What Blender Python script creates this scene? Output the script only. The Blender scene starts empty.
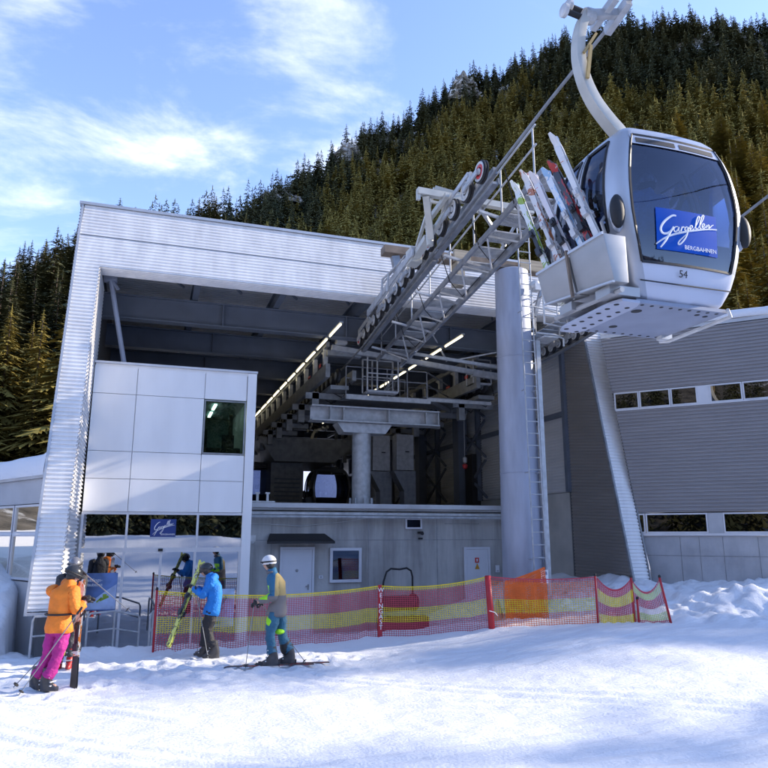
import bpy, math, random
import numpy as np
from mathutils import Vector, Matrix, noise as mnoise
random.seed(7); np.random.seed(7)
PI = math.pi
S = bpy.context.scene
COL = S.collection

# ------------------------------------------------------------------ materials
MATS = {}
def pm(name, col, rough=.6, metal=0., ns=4., na=.12, bump=0., bs=30., spec=.5, stretch=(1, 1, 1), rn=.1):
    """procedural paint / metal / cloth: noise varies colour, roughness and relief"""
    if name in MATS: return MATS[name]
    m = bpy.data.materials.new(name); m.use_nodes = True
    nt = m.node_tree; N = nt.nodes; L = nt.links
    b = N['Principled BSDF']
    tc = N.new('ShaderNodeTexCoord'); mp = N.new('ShaderNodeMapping'); mp.inputs['Scale'].default_value = stretch
    L.new(tc.outputs['Object'], mp.inputs['Vector'])
    n = N.new('ShaderNodeTexNoise'); n.inputs['Scale'].default_value = ns; n.inputs['Detail'].default_value = 6
    L.new(mp.outputs['Vector'], n.inputs['Vector'])
    r = N.new('ShaderNodeMapRange'); r.inputs['From Min'].default_value = .3; r.inputs['From Max'].default_value = .7
    r.inputs['To Min'].default_value = 1 - na; r.inputs['To Max'].default_value = 1 + na
    L.new(n.outputs['Fac'], r.inputs['Value'])
    mx = N.new('ShaderNodeVectorMath'); mx.operation = 'SCALE'; mx.inputs[0].default_value = col[:3]
    L.new(r.outputs['Result'], mx.inputs['Scale']); L.new(mx.outputs['Vector'], b.inputs['Base Color'])
    r2 = N.new('ShaderNodeMapRange'); r2.inputs['To Min'].default_value = max(.03, rough - rn); r2.inputs['To Max'].default_value = min(1, rough + rn)
    L.new(n.outputs['Fac'], r2.inputs['Value']); L.new(r2.outputs['Result'], b.inputs['Roughness'])
    b.inputs['Metallic'].default_value = metal; b.inputs['Specular IOR Level'].default_value = spec
    if bump:
        n2 = N.new('ShaderNodeTexNoise'); n2.inputs['Scale'].default_value = bs; n2.inputs['Detail'].default_value = 5
        L.new(mp.outputs['Vector'], n2.inputs['Vector'])
        bp = N.new('ShaderNodeBump'); bp.inputs['Strength'].default_value = bump; bp.inputs['Distance'].default_value = .02
        L.new(n2.outputs['Fac'], bp.inputs['Height']); L.new(bp.outputs['Normal'], b.inputs['Normal'])
    MATS[name] = m
    return m

def glass(name, tint=(.1, .12, .15), reflect=.25, rough=.01, refl_col=(1, 1, 1)):
    if name in MATS: return MATS[name]
    m = bpy.data.materials.new(name); m.use_nodes = True
    nt = m.node_tree; N = nt.nodes; L = nt.links; N.clear()
    out = N.new('ShaderNodeOutputMaterial'); mix = N.new('ShaderNodeMixShader')
    tr = N.new('ShaderNodeBsdfTransparent'); tr.inputs[0].default_value = (*tint, 1)
    gl = N.new('ShaderNodeBsdfGlossy'); gl.inputs['Roughness'].default_value = rough; gl.inputs[0].default_value = (*refl_col, 1)
    fr = N.new('ShaderNodeFresnel'); fr.inputs[0].default_value = 1.5
    ad = N.new('ShaderNodeMath'); ad.operation = 'ADD'; ad.use_clamp = True; ad.inputs[1].default_value = reflect
    tc = N.new('ShaderNodeTexCoord'); n = N.new('ShaderNodeTexNoise'); n.inputs['Scale'].default_value = .8
    bp = N.new('ShaderNodeBump'); bp.inputs['Strength'].default_value = .05; bp.inputs['Distance'].default_value = .02
    L.new(tc.outputs['Object'], n.inputs['Vector']); L.new(n.outputs['Fac'], bp.inputs['Height']); L.new(bp.outputs['Normal'], gl.inputs['Normal'])
    L.new(fr.outputs[0], ad.inputs[0]); L.new(ad.outputs[0], mix.inputs[0])
    L.new(tr.outputs[0], mix.inputs[1]); L.new(gl.outputs[0], mix.inputs[2]); L.new(mix.outputs[0], out.inputs[0])
    MATS[name] = m
    return m

def emit(name, col, s):
    m = bpy.data.materials.new(name); m.use_nodes = True
    b = m.node_tree.nodes['Principled BSDF']
    b.inputs['Base Color'].default_value = (*col, 1)
    b.inputs['Emission Color'].default_value = (*col, 1); b.inputs['Emission Strength'].default_value = s
    return m

def streaked(name, col, dark, sc=(1.2, 1.2, .12), rough=.8, amt=.55, fine=18.):
    """board marked concrete: soft clouds, vertical run marks, pores"""
    m = bpy.data.materials.new(name); m.use_nodes = True
    nt = m.node_tree; N = nt.nodes; L = nt.links; b = N['Principled BSDF']
    tc = N.new('ShaderNodeTexCoord'); mp = N.new('ShaderNodeMapping'); mp.inputs['Scale'].default_value = sc
    L.new(tc.outputs['Object'], mp.inputs[0])
    a = N.new('ShaderNodeTexNoise'); a.inputs['Scale'].default_value = 2.2; a.inputs['Detail'].default_value = 7; a.inputs['Roughness'].default_value = .65
    L.new(mp.outputs[0], a.inputs['Vector'])
    c = N.new('ShaderNodeTexNoise'); c.inputs['Scale'].default_value = 1.1; c.inputs['Detail'].default_value = 5
    L.new(tc.outputs['Object'], c.inputs['Vector'])
    r = N.new('ShaderNodeMapRange'); r.inputs['From Min'].default_value = .42; r.inputs['From Max'].default_value = .72; r.inputs['To Max'].default_value = amt
    L.new(a.outputs['Fac'], r.inputs[0])
    mx = N.new('ShaderNodeMix'); mx.data_type = 'RGBA'; mx.inputs[6].default_value = (*col, 1); mx.inputs[7].default_value = (*dark, 1)
    L.new(r.outputs[0], mx.inputs[0])
    r2 = N.new('ShaderNodeMapRange'); r2.inputs['From Min'].default_value = .3; r2.inputs['From Max'].default_value = .7; r2.inputs['To Min'].default_value = .82; r2.inputs['To Max'].default_value = 1.15
    L.new(c.outputs['Fac'], r2.inputs[0])
    sc_ = N.new('ShaderNodeVectorMath'); sc_.operation = 'SCALE'; L.new(mx.outputs[2], sc_.inputs[0]); L.new(r2.outputs[0], sc_.inputs['Scale'])
    L.new(sc_.outputs[0], b.inputs['Base Color']); b.inputs['Roughness'].default_value = rough
    f = N.new('ShaderNodeTexNoise'); f.inputs['Scale'].default_value = fine; f.inputs['Detail'].default_value = 6
    L.new(tc.outputs['Object'], f.inputs['Vector'])
    bp = N.new('ShaderNodeBump'); bp.inputs['Strength'].default_value = .35; bp.inputs['Distance'].default_value = .01
    L.new(f.outputs['Fac'], bp.inputs['Height']); L.new(bp.outputs[0], b.inputs['Normal'])
    return m

M_clad = pm('clad_silver', (.80, .79, .78), .45, .1, 1.6, .10, stretch=(2.2, 1, .6))
M_cladg = pm('clad_grey', (.28, .27, .275), .5, .1, 1.0, .06, stretch=(1, 1, 4))
M_cladd = pm('clad_brown_grey', (.26, .24, .22), .55, .1, 1.0, .07, stretch=(1, 1, 4))
M_cladl = pm('clad_pale', (.62, .62, .62), .5, .2, 1.0, .05, stretch=(1, 1, 4))
M_trim = pm('trim_metal', (.5, .51, .53), .4, .5, 3, .08)
M_white = pm('white_panel', (.80, .80, .80), .4, 0, 1.1, .05, stretch=(1.5, 1, .5))
M_joint = pm('joint_grey', (.36, .36, .38), .7)
M_frame = pm('window_frame_metal', (.62, .63, .66), .4, .3, 3, .05)
M_galv = pm('galvanised', (.46, .47, .48), .5, .35, 7, .2, rn=.15)
M_galvd = pm('galvanised_dull', (.27, .28, .30), .5, .5, 6, .22, rn=.15)
M_colm = pm('galvanised_tower', (.36, .39, .47), .55, .2, 1.4, .2, stretch=(2.5, 2.5, .5), rn=.15)
M_steel = pm('blue_grey_steel', (.13, .15, .185), .5, .1, 2, .12)
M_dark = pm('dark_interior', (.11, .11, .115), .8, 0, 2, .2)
M_mach = pm('machine_grey', (.26, .27, .28), .5, .4, 5, .25)
M_black = pm('black_rubber', (.018, .018, .02), .6, 0, 12, .25)
M_blackp = pm('black_plastic', (.02, .02, .022), .35, 0, 8, .2)
M_wheelg = pm('sheave_grey', (.58, .58, .57), .45, .3, 9, .15)
M_red = pm('signal_red', (.55, .03, .03), .45, 0, 10, .1)
M_beige = pm('sun_tinted_beige', (.42, .35, .25), .75, 0, 3, .22, .2, 20, stretch=(.6, .6, 8))  # beige includes the warm sun on the cross head's front face
M_brown = pm('brown_rusty_steel', (.22, .17, .13), .75, .1, 4, .3)
M_conc = streaked('concrete_wall', (.44, .43, .41), (.16, .155, .15), amt=.8)
M_concw = streaked('concrete_warm', (.43, .42, .39), (.30, .29, .27), (1, .5, .5), amt=.4)
M_concl = streaked('concrete_light', (.47, .47, .48), (.28, .29, .32), (.8, .8, .3), amt=.5)
M_door = pm('door_white', (.62, .63, .67), .45, 0, 2, .04)
M_wood = pm('wood', (.3, .18, .09), .6, 0, 4, .2)
M_yel = pm('net_yellow', (.78, .58, .01), .55, 0, 10, .15)
M_netr = pm('net_red', (.52, .05, .08), .55, 0, 10, .15)
M_netw = pm('net_pale', (.72, .62, .60), .55, 0, 10, .1)
M_netg = pm('net_lime', (.55, .62, .18), .55, 0, 10, .1)
M_orange = pm('orange_net', (.80, .15, .02), .6, 0, 8, .15)
M_postr = pm('post_red', (.46, .02, .03), .45, 0, 6, .12)
M_lett = pm('lettering_white', (.85, .85, .86), .5)
M_blue = pm('sign_blue', (.010, .10, .50), .65, 0, 3, .05, spec=.15)
M_navy = pm('sign_navy', (.012, .04, .20), .35, 0, 3, .05)
M_alu = pm('brushed_aluminium', (.40, .40, .40), .45, .5, 3, .08, stretch=(1, 1, 2))
M_cabin = pm('cabin_silver_paint', (.50, .51, .54), .32, .55, 2, .04)
M_cabinw = pm('cabin_white_paint', (.66, .68, .76), .35, .05, 2, .04)
M_under = pm('cabin_underside', (.27, .30, .38), .5, .2, 3, .10)
M_hanger = pm('hanger_paint', (.52, .51, .46), .45, .15, 4, .1)
M_gcab = glass('cabin_glass', (.32, .37, .50), .03, .02, (.75, .82, 1))
M_gdark = glass('window_glass', (.10, .12, .15), .08, .01)
M_gdoor = glass('entrance_glass', (.14, .16, .19), .36, .01, (.88, .92, 1))
M_gblue = glass('blue_window_glass', (.05, .08, .18), .05, .01, (.6, .75, 1))
M_snowcap = None

# ------------------------------------------------------------------ mesh builder
class MB:
    def __init__(s): s.v = []; s.f = []; s.mi = []; s.m = 0
    def add(s, vs, fs):
        o = len(s.v); s.v += [tuple(v) for v in vs]
        for f in fs: s.f.append([i + o for i in f]); s.mi.append(s.m)
        return s
    def box(s, x0, x1, y0, y1, z0, z1):
        return s.hexa([(x0, y0, z0), (x1, y0, z0), (x1, y1, z0), (x0, y1, z0), (x0, y0, z1), (x1, y0, z1), (x1, y1, z1), (x0, y1, z1)])
    def hexa(s, p):
        return s.add(p, [(3, 2, 1, 0), (4, 5, 6, 7), (0, 1, 5, 4), (1, 2, 6, 5), (2, 3, 7, 6), (3, 0, 4, 7)])
    def bar(s, a, b, w, h=None, up=(0, 0, 1)):
        """square bar from a to b, w wide (sideways) and h high"""
        h = h or w; a = Vector(a); b = Vector(b); d = (b - a).normalized(); u = Vector(up)
        if abs(d.dot(u)) > .98: u = Vector((0, 1, 0))
        r = d.cross(u).normalized(); u = r.cross(d)
        c = [(-w / 2, -h / 2), (w / 2, -h / 2), (w / 2, h / 2), (-w / 2, h / 2)]
        p = [a + r * x + u * y for x, y in c] + [b + r * x + u * y for x, y in c]
        return s.add(p, [(0, 1, 2, 3), (7, 6, 5, 4), (4, 5, 1, 0), (5, 6, 2, 1), (6, 7, 3, 2), (7, 4, 0, 3)])
    def ibeam(s, a, b, w, h, t=.03):
        a = Vector(a); b = Vector(b)
        for dz, ww, hh in ((h / 2 - t / 2, w, t), (-h / 2 + t / 2, w, t), (0, t, h - 2 * t)):
            s.bar(a + Vector((0, 0, dz)), b + Vector((0, 0, dz)), ww, hh)
        return s
    def path(s, pts, r, n=8, caps=True, closed=False, flat=1.):
        P = [Vector(p) for p in pts]; k = len(P); rs = r if isinstance(r, (list, tuple)) else [r] * k
        T = []
        for i in range(k):
            a = P[(i - 1) % k] if (i or closed) else P[0]; b = P[(i + 1) % k] if (i < k - 1 or closed) else P[-1]
            T.append((b - a).normalized())
        t0 = T[0]; u = t0.orthogonal().normalized(); o = len(s.v); prev = t0
        for i in range(k):
            ax = prev.cross(T[i])
            if ax.length > 1e-6:
                u = Matrix.Rotation(prev.angle(T[i]), 3, ax.normalized()) @ u
            u = (u - T[i] * u.dot(T[i])).normalized(); w = T[i].cross(u); prev = T[i]
            for j in range(n):
                an = 2 * PI * j / n
                s.v.append(tuple(P[i] + (u * math.cos(an) + w * math.sin(an) * flat) * rs[i]))
        for i in range(k if closed else k - 1):
            for j in range(n):
                a = o + i * n + j; b = o + i * n + (j + 1) % n; i2 = ((i + 1) % k) * n
                s.f.append([a, b, o + i2 + (j + 1) % n, o + i2 + j]); s.mi.append(s.m)
        if caps and not closed:
            s.f.append([o + j for j in range(n)][::-1]); s.mi.append(s.m)
            s.f.append([o + (k - 1) * n + j for j in range(n)]); s.mi.append(s.m)
        return s
    def tube(s, a, b, r, n=8, r2=None): return s.path([a, b], [r, r2 or r], n)
    def lathe(s, c, axis, prof, n=20):
        """prof: list of (radius, offset along axis)"""
        c = Vector(c); d = Vector(axis).normalized(); u = d.orthogonal().normalized(); w = d.cross(u); o = len(s.v)
        for r, h in prof:
            for j in range(n):
                an = 2 * PI * j / n; s.v.append(tuple(c + d * h + (u * math.cos(an) + w * math.sin(an)) * r))
        for i in range(len(prof) - 1):
            for j in range(n):
                s.f.append([o + i * n + j, o + i * n + (j + 1) % n, o + (i + 1) * n + (j + 1) % n, o + (i + 1) * n + j]); s.mi.append(s.m)
        if prof[0][0] > 1e-4: s.f.append([o + j for j in range(n)][::-1]); s.mi.append(s.m)
        if prof[-1][0] > 1e-4: s.f.append([o + (len(prof) - 1) * n + j for j in range(n)]); s.mi.append(s.m)
        return s
    def quad(s, a, b, c, d): return s.add([a, b, c, d], [(0, 1, 2, 3)])
    def corr(s, p00, p10, p11, p01, nrm, pitch=.1, depth=.03, prof='trap'):
        """corrugated sheet on quad, ribs run along p00->p10 and stack along p00->p01"""
        p00, p10, p11, p01 = map(Vector, (p00, p10, p11, p01)); nrm = Vector(nrm).normalized()
        L = max((p01 - p00).length, (p11 - p10).length); n = max(1, round(L / pitch)); o = len(s.v); rows = []
        pr = [(0, 0), (.38, 0), (.5, 1), (.88, 1)] if prof == 'trap' else [(0, 0), (.15, .5), (.35, .95), (.5, 1), (.65, .95), (.85, .5)]
        for k in range(n):
            for t, h in pr: rows.append(((k + t) / n, h))
        rows.append((1, 0))
        for t, h in rows:
            s.v.append(tuple(p00.lerp(p01, t) + nrm * h * depth)); s.v.append(tuple(p10.lerp(p11, t) + nrm * h * depth))
        for i in range(len(rows) - 1):
            s.f.append([o + 2 * i, o + 2 * i + 1, o + 2 * i + 3, o + 2 * i + 2]); s.mi.append(s.m)
        return s
    def build(s, name, mats, parent=None, smooth=False, off=None, bevel=0):
        me = bpy.data.meshes.new(name)
        o_ = Vector(off) if off is not None else (Vector(ORG.get(parent.name, (0, 0, 0))) if parent else Vector((0, 0, 0)))
        me.from_pydata([tuple(Vector(v) - o_) for v in s.v], [], s.f)
        for m in (mats if isinstance(mats, (list, tuple)) else [mats]): me.materials.append(m)
        me.polygons.foreach_set('material_index', s.mi)
        if smooth is True: me.polygons.foreach_set('use_smooth', [True] * len(me.polygons))
        me.update()
        ob = bpy.data.objects.new(name, me); COL.objects.link(ob)
        if smooth == 'auto' or bevel:
            import bmesh
            bm = bmesh.new(); bm.from_mesh(me)
            if bevel:
                bmesh.ops.bevel(bm, geom=[e for e in bm.edges if e.is_manifold and e.calc_face_angle(0) > .6], offset=bevel, segments=2, affect='EDGES', profile=.7)
            for f in bm.faces: f.smooth = True
            for e in bm.edges:
                if e.is_manifold and e.calc_face_angle(0) > .7: e.smooth = False
            bm.to_mesh(me); bm.free()
        if parent:
            ob.parent = parent; ORG[ob.name] = tuple(o_)
        elif off is not None:
            ob.location = off; ORG[ob.name] = tuple(o_)
        return ob
ORG = {}
def tag(o, label=None, cat=None, group=None, kind=None):
    if label: o['label'] = label
    if cat: o['category'] = cat
    if group: o['group'] = group
    if kind: o['kind'] = kind
    return o
def root(name, loc, label, cat, group=None, rz=0):
    o = bpy.data.objects.new(name, None); COL.objects.link(o); o.location = loc; o.rotation_euler = (0, 0, rz)
    o.empty_display_size = .2
    ORG[o.name] = tuple(loc); tag(o, label, cat, group); return o
def local(name, loc, label, cat, group=None, rot=(0, 0, 0)):
    """root whose children are modelled about its own origin"""
    o = root(name, loc, label, cat, group); o.rotation_euler = rot; ORG[o.name] = (0, 0, 0); return o
def copy_tree(o, parent=None):
    c = o.copy(); COL.objects.link(c)
    if parent: c.parent = parent
    for ch in list(o.children): copy_tree(ch, c)
    return c
def lerp(a, b, t): return a + (b - a) * t
def sstep(a, b, x):
    t = min(1, max(0, (x - a) / (b - a))); return t * t * (3 - 2 * t)

def text(name, body, size, mat, parent, M, ext=.002, align='CENTER', xs=1.):
    cu = bpy.data.curves.new(name, 'FONT'); cu.body = body; cu.size = size; cu.extrude = ext; cu.align_x = align; cu.align_y = 'CENTER'
    ob = bpy.data.objects.new('tmp', cu); COL.objects.link(ob)
    dg = bpy.context.evaluated_depsgraph_get(); dg.update()
    me = bpy.data.meshes.new_from_object(ob.evaluated_get(dg)); bpy.data.objects.remove(ob)
    me.name = name; me.transform(Matrix.Diagonal((xs, 1, 1, 1))); me.transform(M); me.transform(Matrix.Translation(-Vector(ORG.get(parent.name, (0, 0, 0))))); me.materials.clear(); me.materials.append(mat)
    o = bpy.data.objects.new(name, me); COL.objects.link(o); o.parent = parent; ORG[o.name] = ORG.get(parent.name, (0, 0, 0))
    return o
def facing(loc, xdir, updir):
    x = Vector(xdir).normalized(); u = Vector(updir).normalized(); n = x.cross(u).normalized(); u = n.cross(x)
    return Matrix(((x.x, u.x, n.x, loc[0]), (x.y, u.y, n.y, loc[1]), (x.z, u.z, n.z, loc[2]), (0, 0, 0, 1)))

# ------------------------------------------------------------------ camera, world, sun
YAW = math.radians(18.5); PIT = math.radians(12.15); EYE = Vector((0, 0, 2.15))
cam = bpy.data.cameras.new('camera'); co = bpy.data.objects.new('camera', cam); COL.objects.link(co); S.camera = co
co.location = EYE; co.rotation_euler = (PI / 2 + PIT, 0, -YAW)
cam.sensor_width = 36; cam.lens = 36 * 700 / 768; cam.clip_start = .05; cam.clip_end = 6000
FW = Vector((math.sin(YAW) * math.cos(PIT), math.cos(YAW) * math.cos(PIT), math.sin(PIT)))
RT = Vector((math.cos(YAW), -math.sin(YAW), 0)); UP = RT.cross(FW)
def ray(px, py): return (FW * 700 + RT * (px - 384) + UP * (384 - py)).normalized()
def proj(p):
    d = Vector(p) - EYE; w = d.dot(FW)
    return (384 + 700 * d.dot(RT) / w, 384 - 700 * d.dot(UP) / w, w) if w > .1 else (-999, -999, -1)

SUN = Vector((.9, -.085, .40)).normalized()
sl = bpy.data.lights.new('sun', 'SUN'); so = bpy.data.objects.new('sun', sl); COL.objects.link(so)
sl.energy = 2.5; sl.angle = math.radians(.53); sl.color = (1, .88, .72)
so.rotation_euler = SUN.to_track_quat('Z', 'Y').to_euler(); so.location = (30, -10, 40)

W = bpy.data.worlds.new('World'); S.world = W; W.use_nodes = True
nt = W.node_tree; N = nt.nodes; L = nt.links; N.clear()
out = N.new('ShaderNodeOutputWorld'); bg = N.new('ShaderNodeBackground'); bg.inputs[1].default_value = .15
sky = N.new('ShaderNodeTexSky'); sky.sky_type = 'NISHITA'; sky.sun_disc = False
sky.sun_elevation = math.asin(SUN.z); sky.sun_rotation = math.atan2(SUN.x, SUN.y); sky.altitude = 1400; sky.air_density = .9; sky.dust_density = .4; sky.ozone_density = 2.4
tc = N.new('ShaderNodeTexCoord'); sx = N.new('ShaderNodeSeparateXYZ'); L.new(tc.outputs['Generated'], sx.inputs[0])
ad = N.new('ShaderNodeMath'); ad.operation = 'ADD'; ad.inputs[1].default_value = .22; L.new(sx.outputs[2], ad.inputs[0])
dv = N.new('ShaderNodeVectorMath'); dv.operation = 'DIVIDE'; L.new(tc.outputs['Generated'], dv.inputs[0])
cb = N.new('ShaderNodeCombineXYZ'); [L.new(ad.outputs[0], cb.inputs[i]) for i in range(3)]; L.new(cb.outputs[0], dv.inputs[1])
mp = N.new('ShaderNodeMapping'); mp.inputs['Rotation'].default_value = (0, 0, math.radians(25)); mp.inputs['Scale'].default_value = (1.15, 1.6, 1); mp.inputs['Location'].default_value = (3.1, 1.7, 0)
L.new(dv.outputs[0], mp.inputs[0])
n1 = N.new('ShaderNodeTexNoise'); n1.inputs['Scale'].default_value = 2.7; n1.inputs['Detail'].default_value = 12; n1.inputs['Roughness'].default_value = .60; n1.inputs['Distortion'].default_value = .25
L.new(mp.outputs[0], n1.inputs['Vector'])
# more cloud to the left of the valley, clear blue above the mountain
dot = N.new('ShaderNodeVectorMath'); dot.operation = 'DOT_PRODUCT'; L.new(tc.outputs['Generated'], dot.inputs[0]); dot.inputs[1].default_value = ray(60, 210)
rg = N.new('ShaderNodeMapRange'); rg.interpolation_type = 'SMOOTHSTEP'; rg.inputs['From Min'].default_value = .80; rg.inputs['From Max'].default_value = .995; rg.inputs['To Min'].default_value = -.05; rg.inputs['To Max'].default_value = .12
L.new(dot.outputs['Value'], rg.inputs[0])
a2 = N.new('ShaderNodeMath'); a2.operation = 'ADD'; L.new(n1.outputs['Fac'], a2.inputs[0]); L.new(rg.outputs[0], a2.inputs[1])
rp = N.new('ShaderNodeMapRange'); rp.interpolation_type = 'SMOOTHSTEP'; rp.inputs['From Min'].default_value = .52; rp.inputs['From Max'].default_value = .88; rp.inputs['To Max'].default_value = .88
L.new(a2.outputs[0], rp.inputs[0])
tint = N.new('ShaderNodeMix'); tint.data_type = 'RGBA'; tint.blend_type = 'MULTIPLY'; tint.inputs[0].default_value = 1; tint.inputs[7].default_value = (1.10, .99, 1.02, 1)
L.new(sky.outputs[0], tint.inputs[6])
mx = N.new('ShaderNodeMix'); mx.data_type = 'RGBA'; mx.inputs[7].default_value = (3.3, 3.4, 3.7, 1)
L.new(rp.outputs[0], mx.inputs[0]); L.new(tint.outputs[2], mx.inputs[6]); L.new(mx.outputs[2], bg.inputs[0]); L.new(bg.outputs[0], out.inputs[0])
S.view_settings.view_transform = 'Standard'; S.view_settings.look = 'None'; S.view_settings.gamma = 1; S.view_settings.exposure = 1.72
S.view_settings.use_curve_mapping = False

# ------------------------------------------------------------------ snow ground
def nz(x, y, s, o=0): return mnoise.noise(Vector((x * s + o, y * s - o, o * .37)))
FENCE = [(-6, 13.9), (-1.5, 14.5), (.35, 14.75), (4.9, 14.75), (7.0, 13.6), (8.9, 12.7), (9.9, 11.9), (10.6, 11.4), (16, 8.0), (60, -20)]
def crest_y(x):
    for (a, b), (c, d) in zip(FENCE, FENCE[1:]):
        if x <= c: return lerp(b, d, (x - a) / (c - a))
    return -20
def gz(x, y):
    cy = crest_y(x) - .12
    h = .5 * sstep(3.2, 9.4, x) * sstep(6, 12, y - (x - 9) * -.6 if x > 9 else y)
    d = y - cy
    back = lerp(-.42, .95, sstep(5.5, 11.5, x)) if x > -2.3 else lerp(-.42, 1.45, sstep(-1.70, -2.5, x))
    t = sstep(.1, 1.3 if x < 8 else 2.2, d) if x > -1.6 else sstep(-.2, 3.0, d)
    lump = (.16 + .10 * nz(x, y, 2.1, 3) + .07 * nz(x, y, 5.5, 6) + .04 * nz(x, y, 11, 8)) * math.exp(-(d / .38) ** 2) * (1 if x > -1.0 else .4) * (.55 + .45 * nz(x, y, .9, 9))
    h = lerp(h, back, t) + lump * 1.1
    if d > -.4:
        k = sstep(-.4, .8, d)
        big = 1.0 if (x > 9 or x < -1.9) else .18
        h += k * big * (.20 * nz(x, y, .9, 1) + .20 * abs(nz(x, y, 2.1, 5)) + .08 * nz(x, y, 5, 2))
    h += .014 * nz(x, y, .25, 4) + .018 * nz(x, y, 1.1, 7)
    near = math.hypot(x, y) < 30
    if near:
        # trampled snow round the skiers, groomed and scraped elsewhere
        tr = sstep(4.5, 1.5, abs(x - .5)) * sstep(9.5, 12, y)
        h += tr * (.036 * nz(x, y, 4.5, 11) + .02 * nz(x, y, 11, 12)) + .009 * nz(x, y, 7, 13) + .012 * nz(x, y, 3.1, 17)
        h += .011 * nz(x * .35 + y * .12, y * 2.0 - x * .7, 2.6, 14) + .02 * nz(x * .5, y * 1.4, 1.3, 15)
    r = math.hypot(x, y)
    if r > 40: h += (r - 40) * .03
    b = sstep(7, 13, -y)                                 # ploughed bank and rising slope behind the viewer
    if b > 0: h += b * (1.9 + .5 * nz(x, y, .22, 21)) * sstep(40, 20, r)
    return h
def axis(lo, hi, step, far, grow=1.18):
    a = list(np.arange(lo, hi + 1e-6, step)); s = step; v = hi
    while v < far: s *= grow; v += s; a.append(v)
    s = step; v = lo
    while v > -far: s *= grow; v -= s; a.insert(0, v)
    return a
# ski tracks (paired grooves) and boot prints pressed into the snow
TRK = []
rt = random.Random(5)
for k in range(17):
    x0 = rt.uniform(-4, 12); y0 = rt.uniform(5, 12.5); a = rt.uniform(-.75, .25) + (PI if rt.random() < .5 else 0); cv = rt.uniform(-.05, .05); TRK.append((x0, y0, math.cos(a), math.sin(a), cv, rt.uniform(3, 9), rt.uniform(.006, .015)))
PRT = []
for k in range(230):
    c = rt.choice(((-1.0, 11.9), (1.2, 13.0), (2.1, 12.5), (-.4, 12.9), (3.2, 12.9), (.4, 12.1))); PRT.append((rt.gauss(c[0], .8), rt.gauss(c[1], .55), rt.uniform(0, PI), rt.uniform(.012, .035)))
def marks(x, y):
    if not (-6.5 < x < 16 and 3.4 < y < 14.6): return 0
    h = 0
    for x0, y0, ca, sa, cv, ln, dp in TRK:
        u = (x - x0) * ca + (y - y0) * sa
        if abs(u) > ln: continue
        v = -(x - x0) * sa + (y - y0) * ca - cv * u * u; av = abs(abs(v) - .16)
        if av < .22: h += dp * (.6 * math.exp(-((av - .11) / .05) ** 2) - 1.5 * math.exp(-(av / .055) ** 2)) * sstep(ln, ln * .6, abs(u))
    if 10.6 < y and x < 6:
        for px, py, a, dp in PRT:
            dx, dy = x - px, y - py
            if abs(dx) < .35 and abs(dy) < .35:
                u = dx * math.cos(a) + dy * math.sin(a); v = -dx * math.sin(a) + dy * math.cos(a); q = (u / .15) ** 2 + (v / .075) ** 2; h += dp * (.5 * math.exp(-(math.sqrt(q) - 1.5) ** 2 * 4) - 1.2 * math.exp(-q))
    return h
GX = axis(-6, 16, .065, 3000); GY = axis(3.5, 16, .065, 3000)
gv = [(x, y, gz(x, y) + marks(x, y)) for y in GY for x in GX]; nx = len(GX)
gf = [(j * nx + i, j * nx + i + 1, (j + 1) * nx + i + 1, (j + 1) * nx + i) for j in range(len(GY) - 1) for i in range(nx - 1)]
def snow_mat(name, bright=(.80, .81, .83), bs=1.5):
    m = bpy.data.materials.new(name); m.use_nodes = True
    nt = m.node_tree; N = nt.nodes; L = nt.links; b = N['Principled BSDF']
    tc = N.new('ShaderNodeTexCoord')
    a = N.new('ShaderNodeTexNoise'); a.inputs['Scale'].default_value = 1.3; a.inputs['Detail'].default_value = 8
    L.new(tc.outputs['Object'], a.inputs['Vector'])
    r = N.new('ShaderNodeMix'); r.data_type = 'RGBA'; r.inputs[6].default_value = (bright[0] * .94, bright[1] * .95, bright[2] * .98, 1); r.inputs[7].default_value = (*bright, 1)
    L.new(a.outputs['Fac'], r.inputs[0]); L.new(r.outputs[2], b.inputs['Base Color'])
    b.inputs['Roughness'].default_value = .75; b.inputs['Specular IOR Level'].default_value = .25
    mp = N.new('ShaderNodeMapping'); mp.inputs['Rotation'].default_value = (0, 0, math.radians(28)); mp.inputs['Scale'].default_value = (.5, 3.2, 1)
    L.new(tc.outputs['Object'], mp.inputs[0])
    c = N.new('ShaderNodeTexNoise'); c.inputs['Scale'].default_value = 4.5; c.inputs['Detail'].default_value = 9; c.inputs['Roughness'].default_value = .62; L.new(mp.outputs[0], c.inputs['Vector'])
    d = N.new('ShaderNodeTexNoise'); d.inputs['Scale'].default_value = 26; d.inputs['Detail'].default_value = 6; L.new(tc.outputs['Object'], d.inputs['Vector'])
    b1 = N.new('ShaderNodeBump'); b1.inputs['Strength'].default_value = .5 * bs; b1.inputs['Distance'].default_value = .05; L.new(c.outputs['Fac'], b1.inputs['Height'])
    b2 = N.new('ShaderNodeBump'); b2.inputs['Strength'].default_value = .55 * bs; b2.inputs['Distance'].default_value = .012; L.new(d.outputs['Fac'], b2.inputs['Height']); L.new(b1.outputs[0], b2.inputs['Normal'])
    L.new(b2.outputs[0], b.inputs['Normal'])
    return m
M_snow = snow_mat('snow'); M_snowcap = snow_mat('snow_on_roof', bs=.7)
g = MB(); g.v = gv; g.f = [list(f) for f in gf]; g.mi = [0] * len(gf)
tag(g.build('snow_ground', M_snow, smooth=True), kind='structure')

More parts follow.
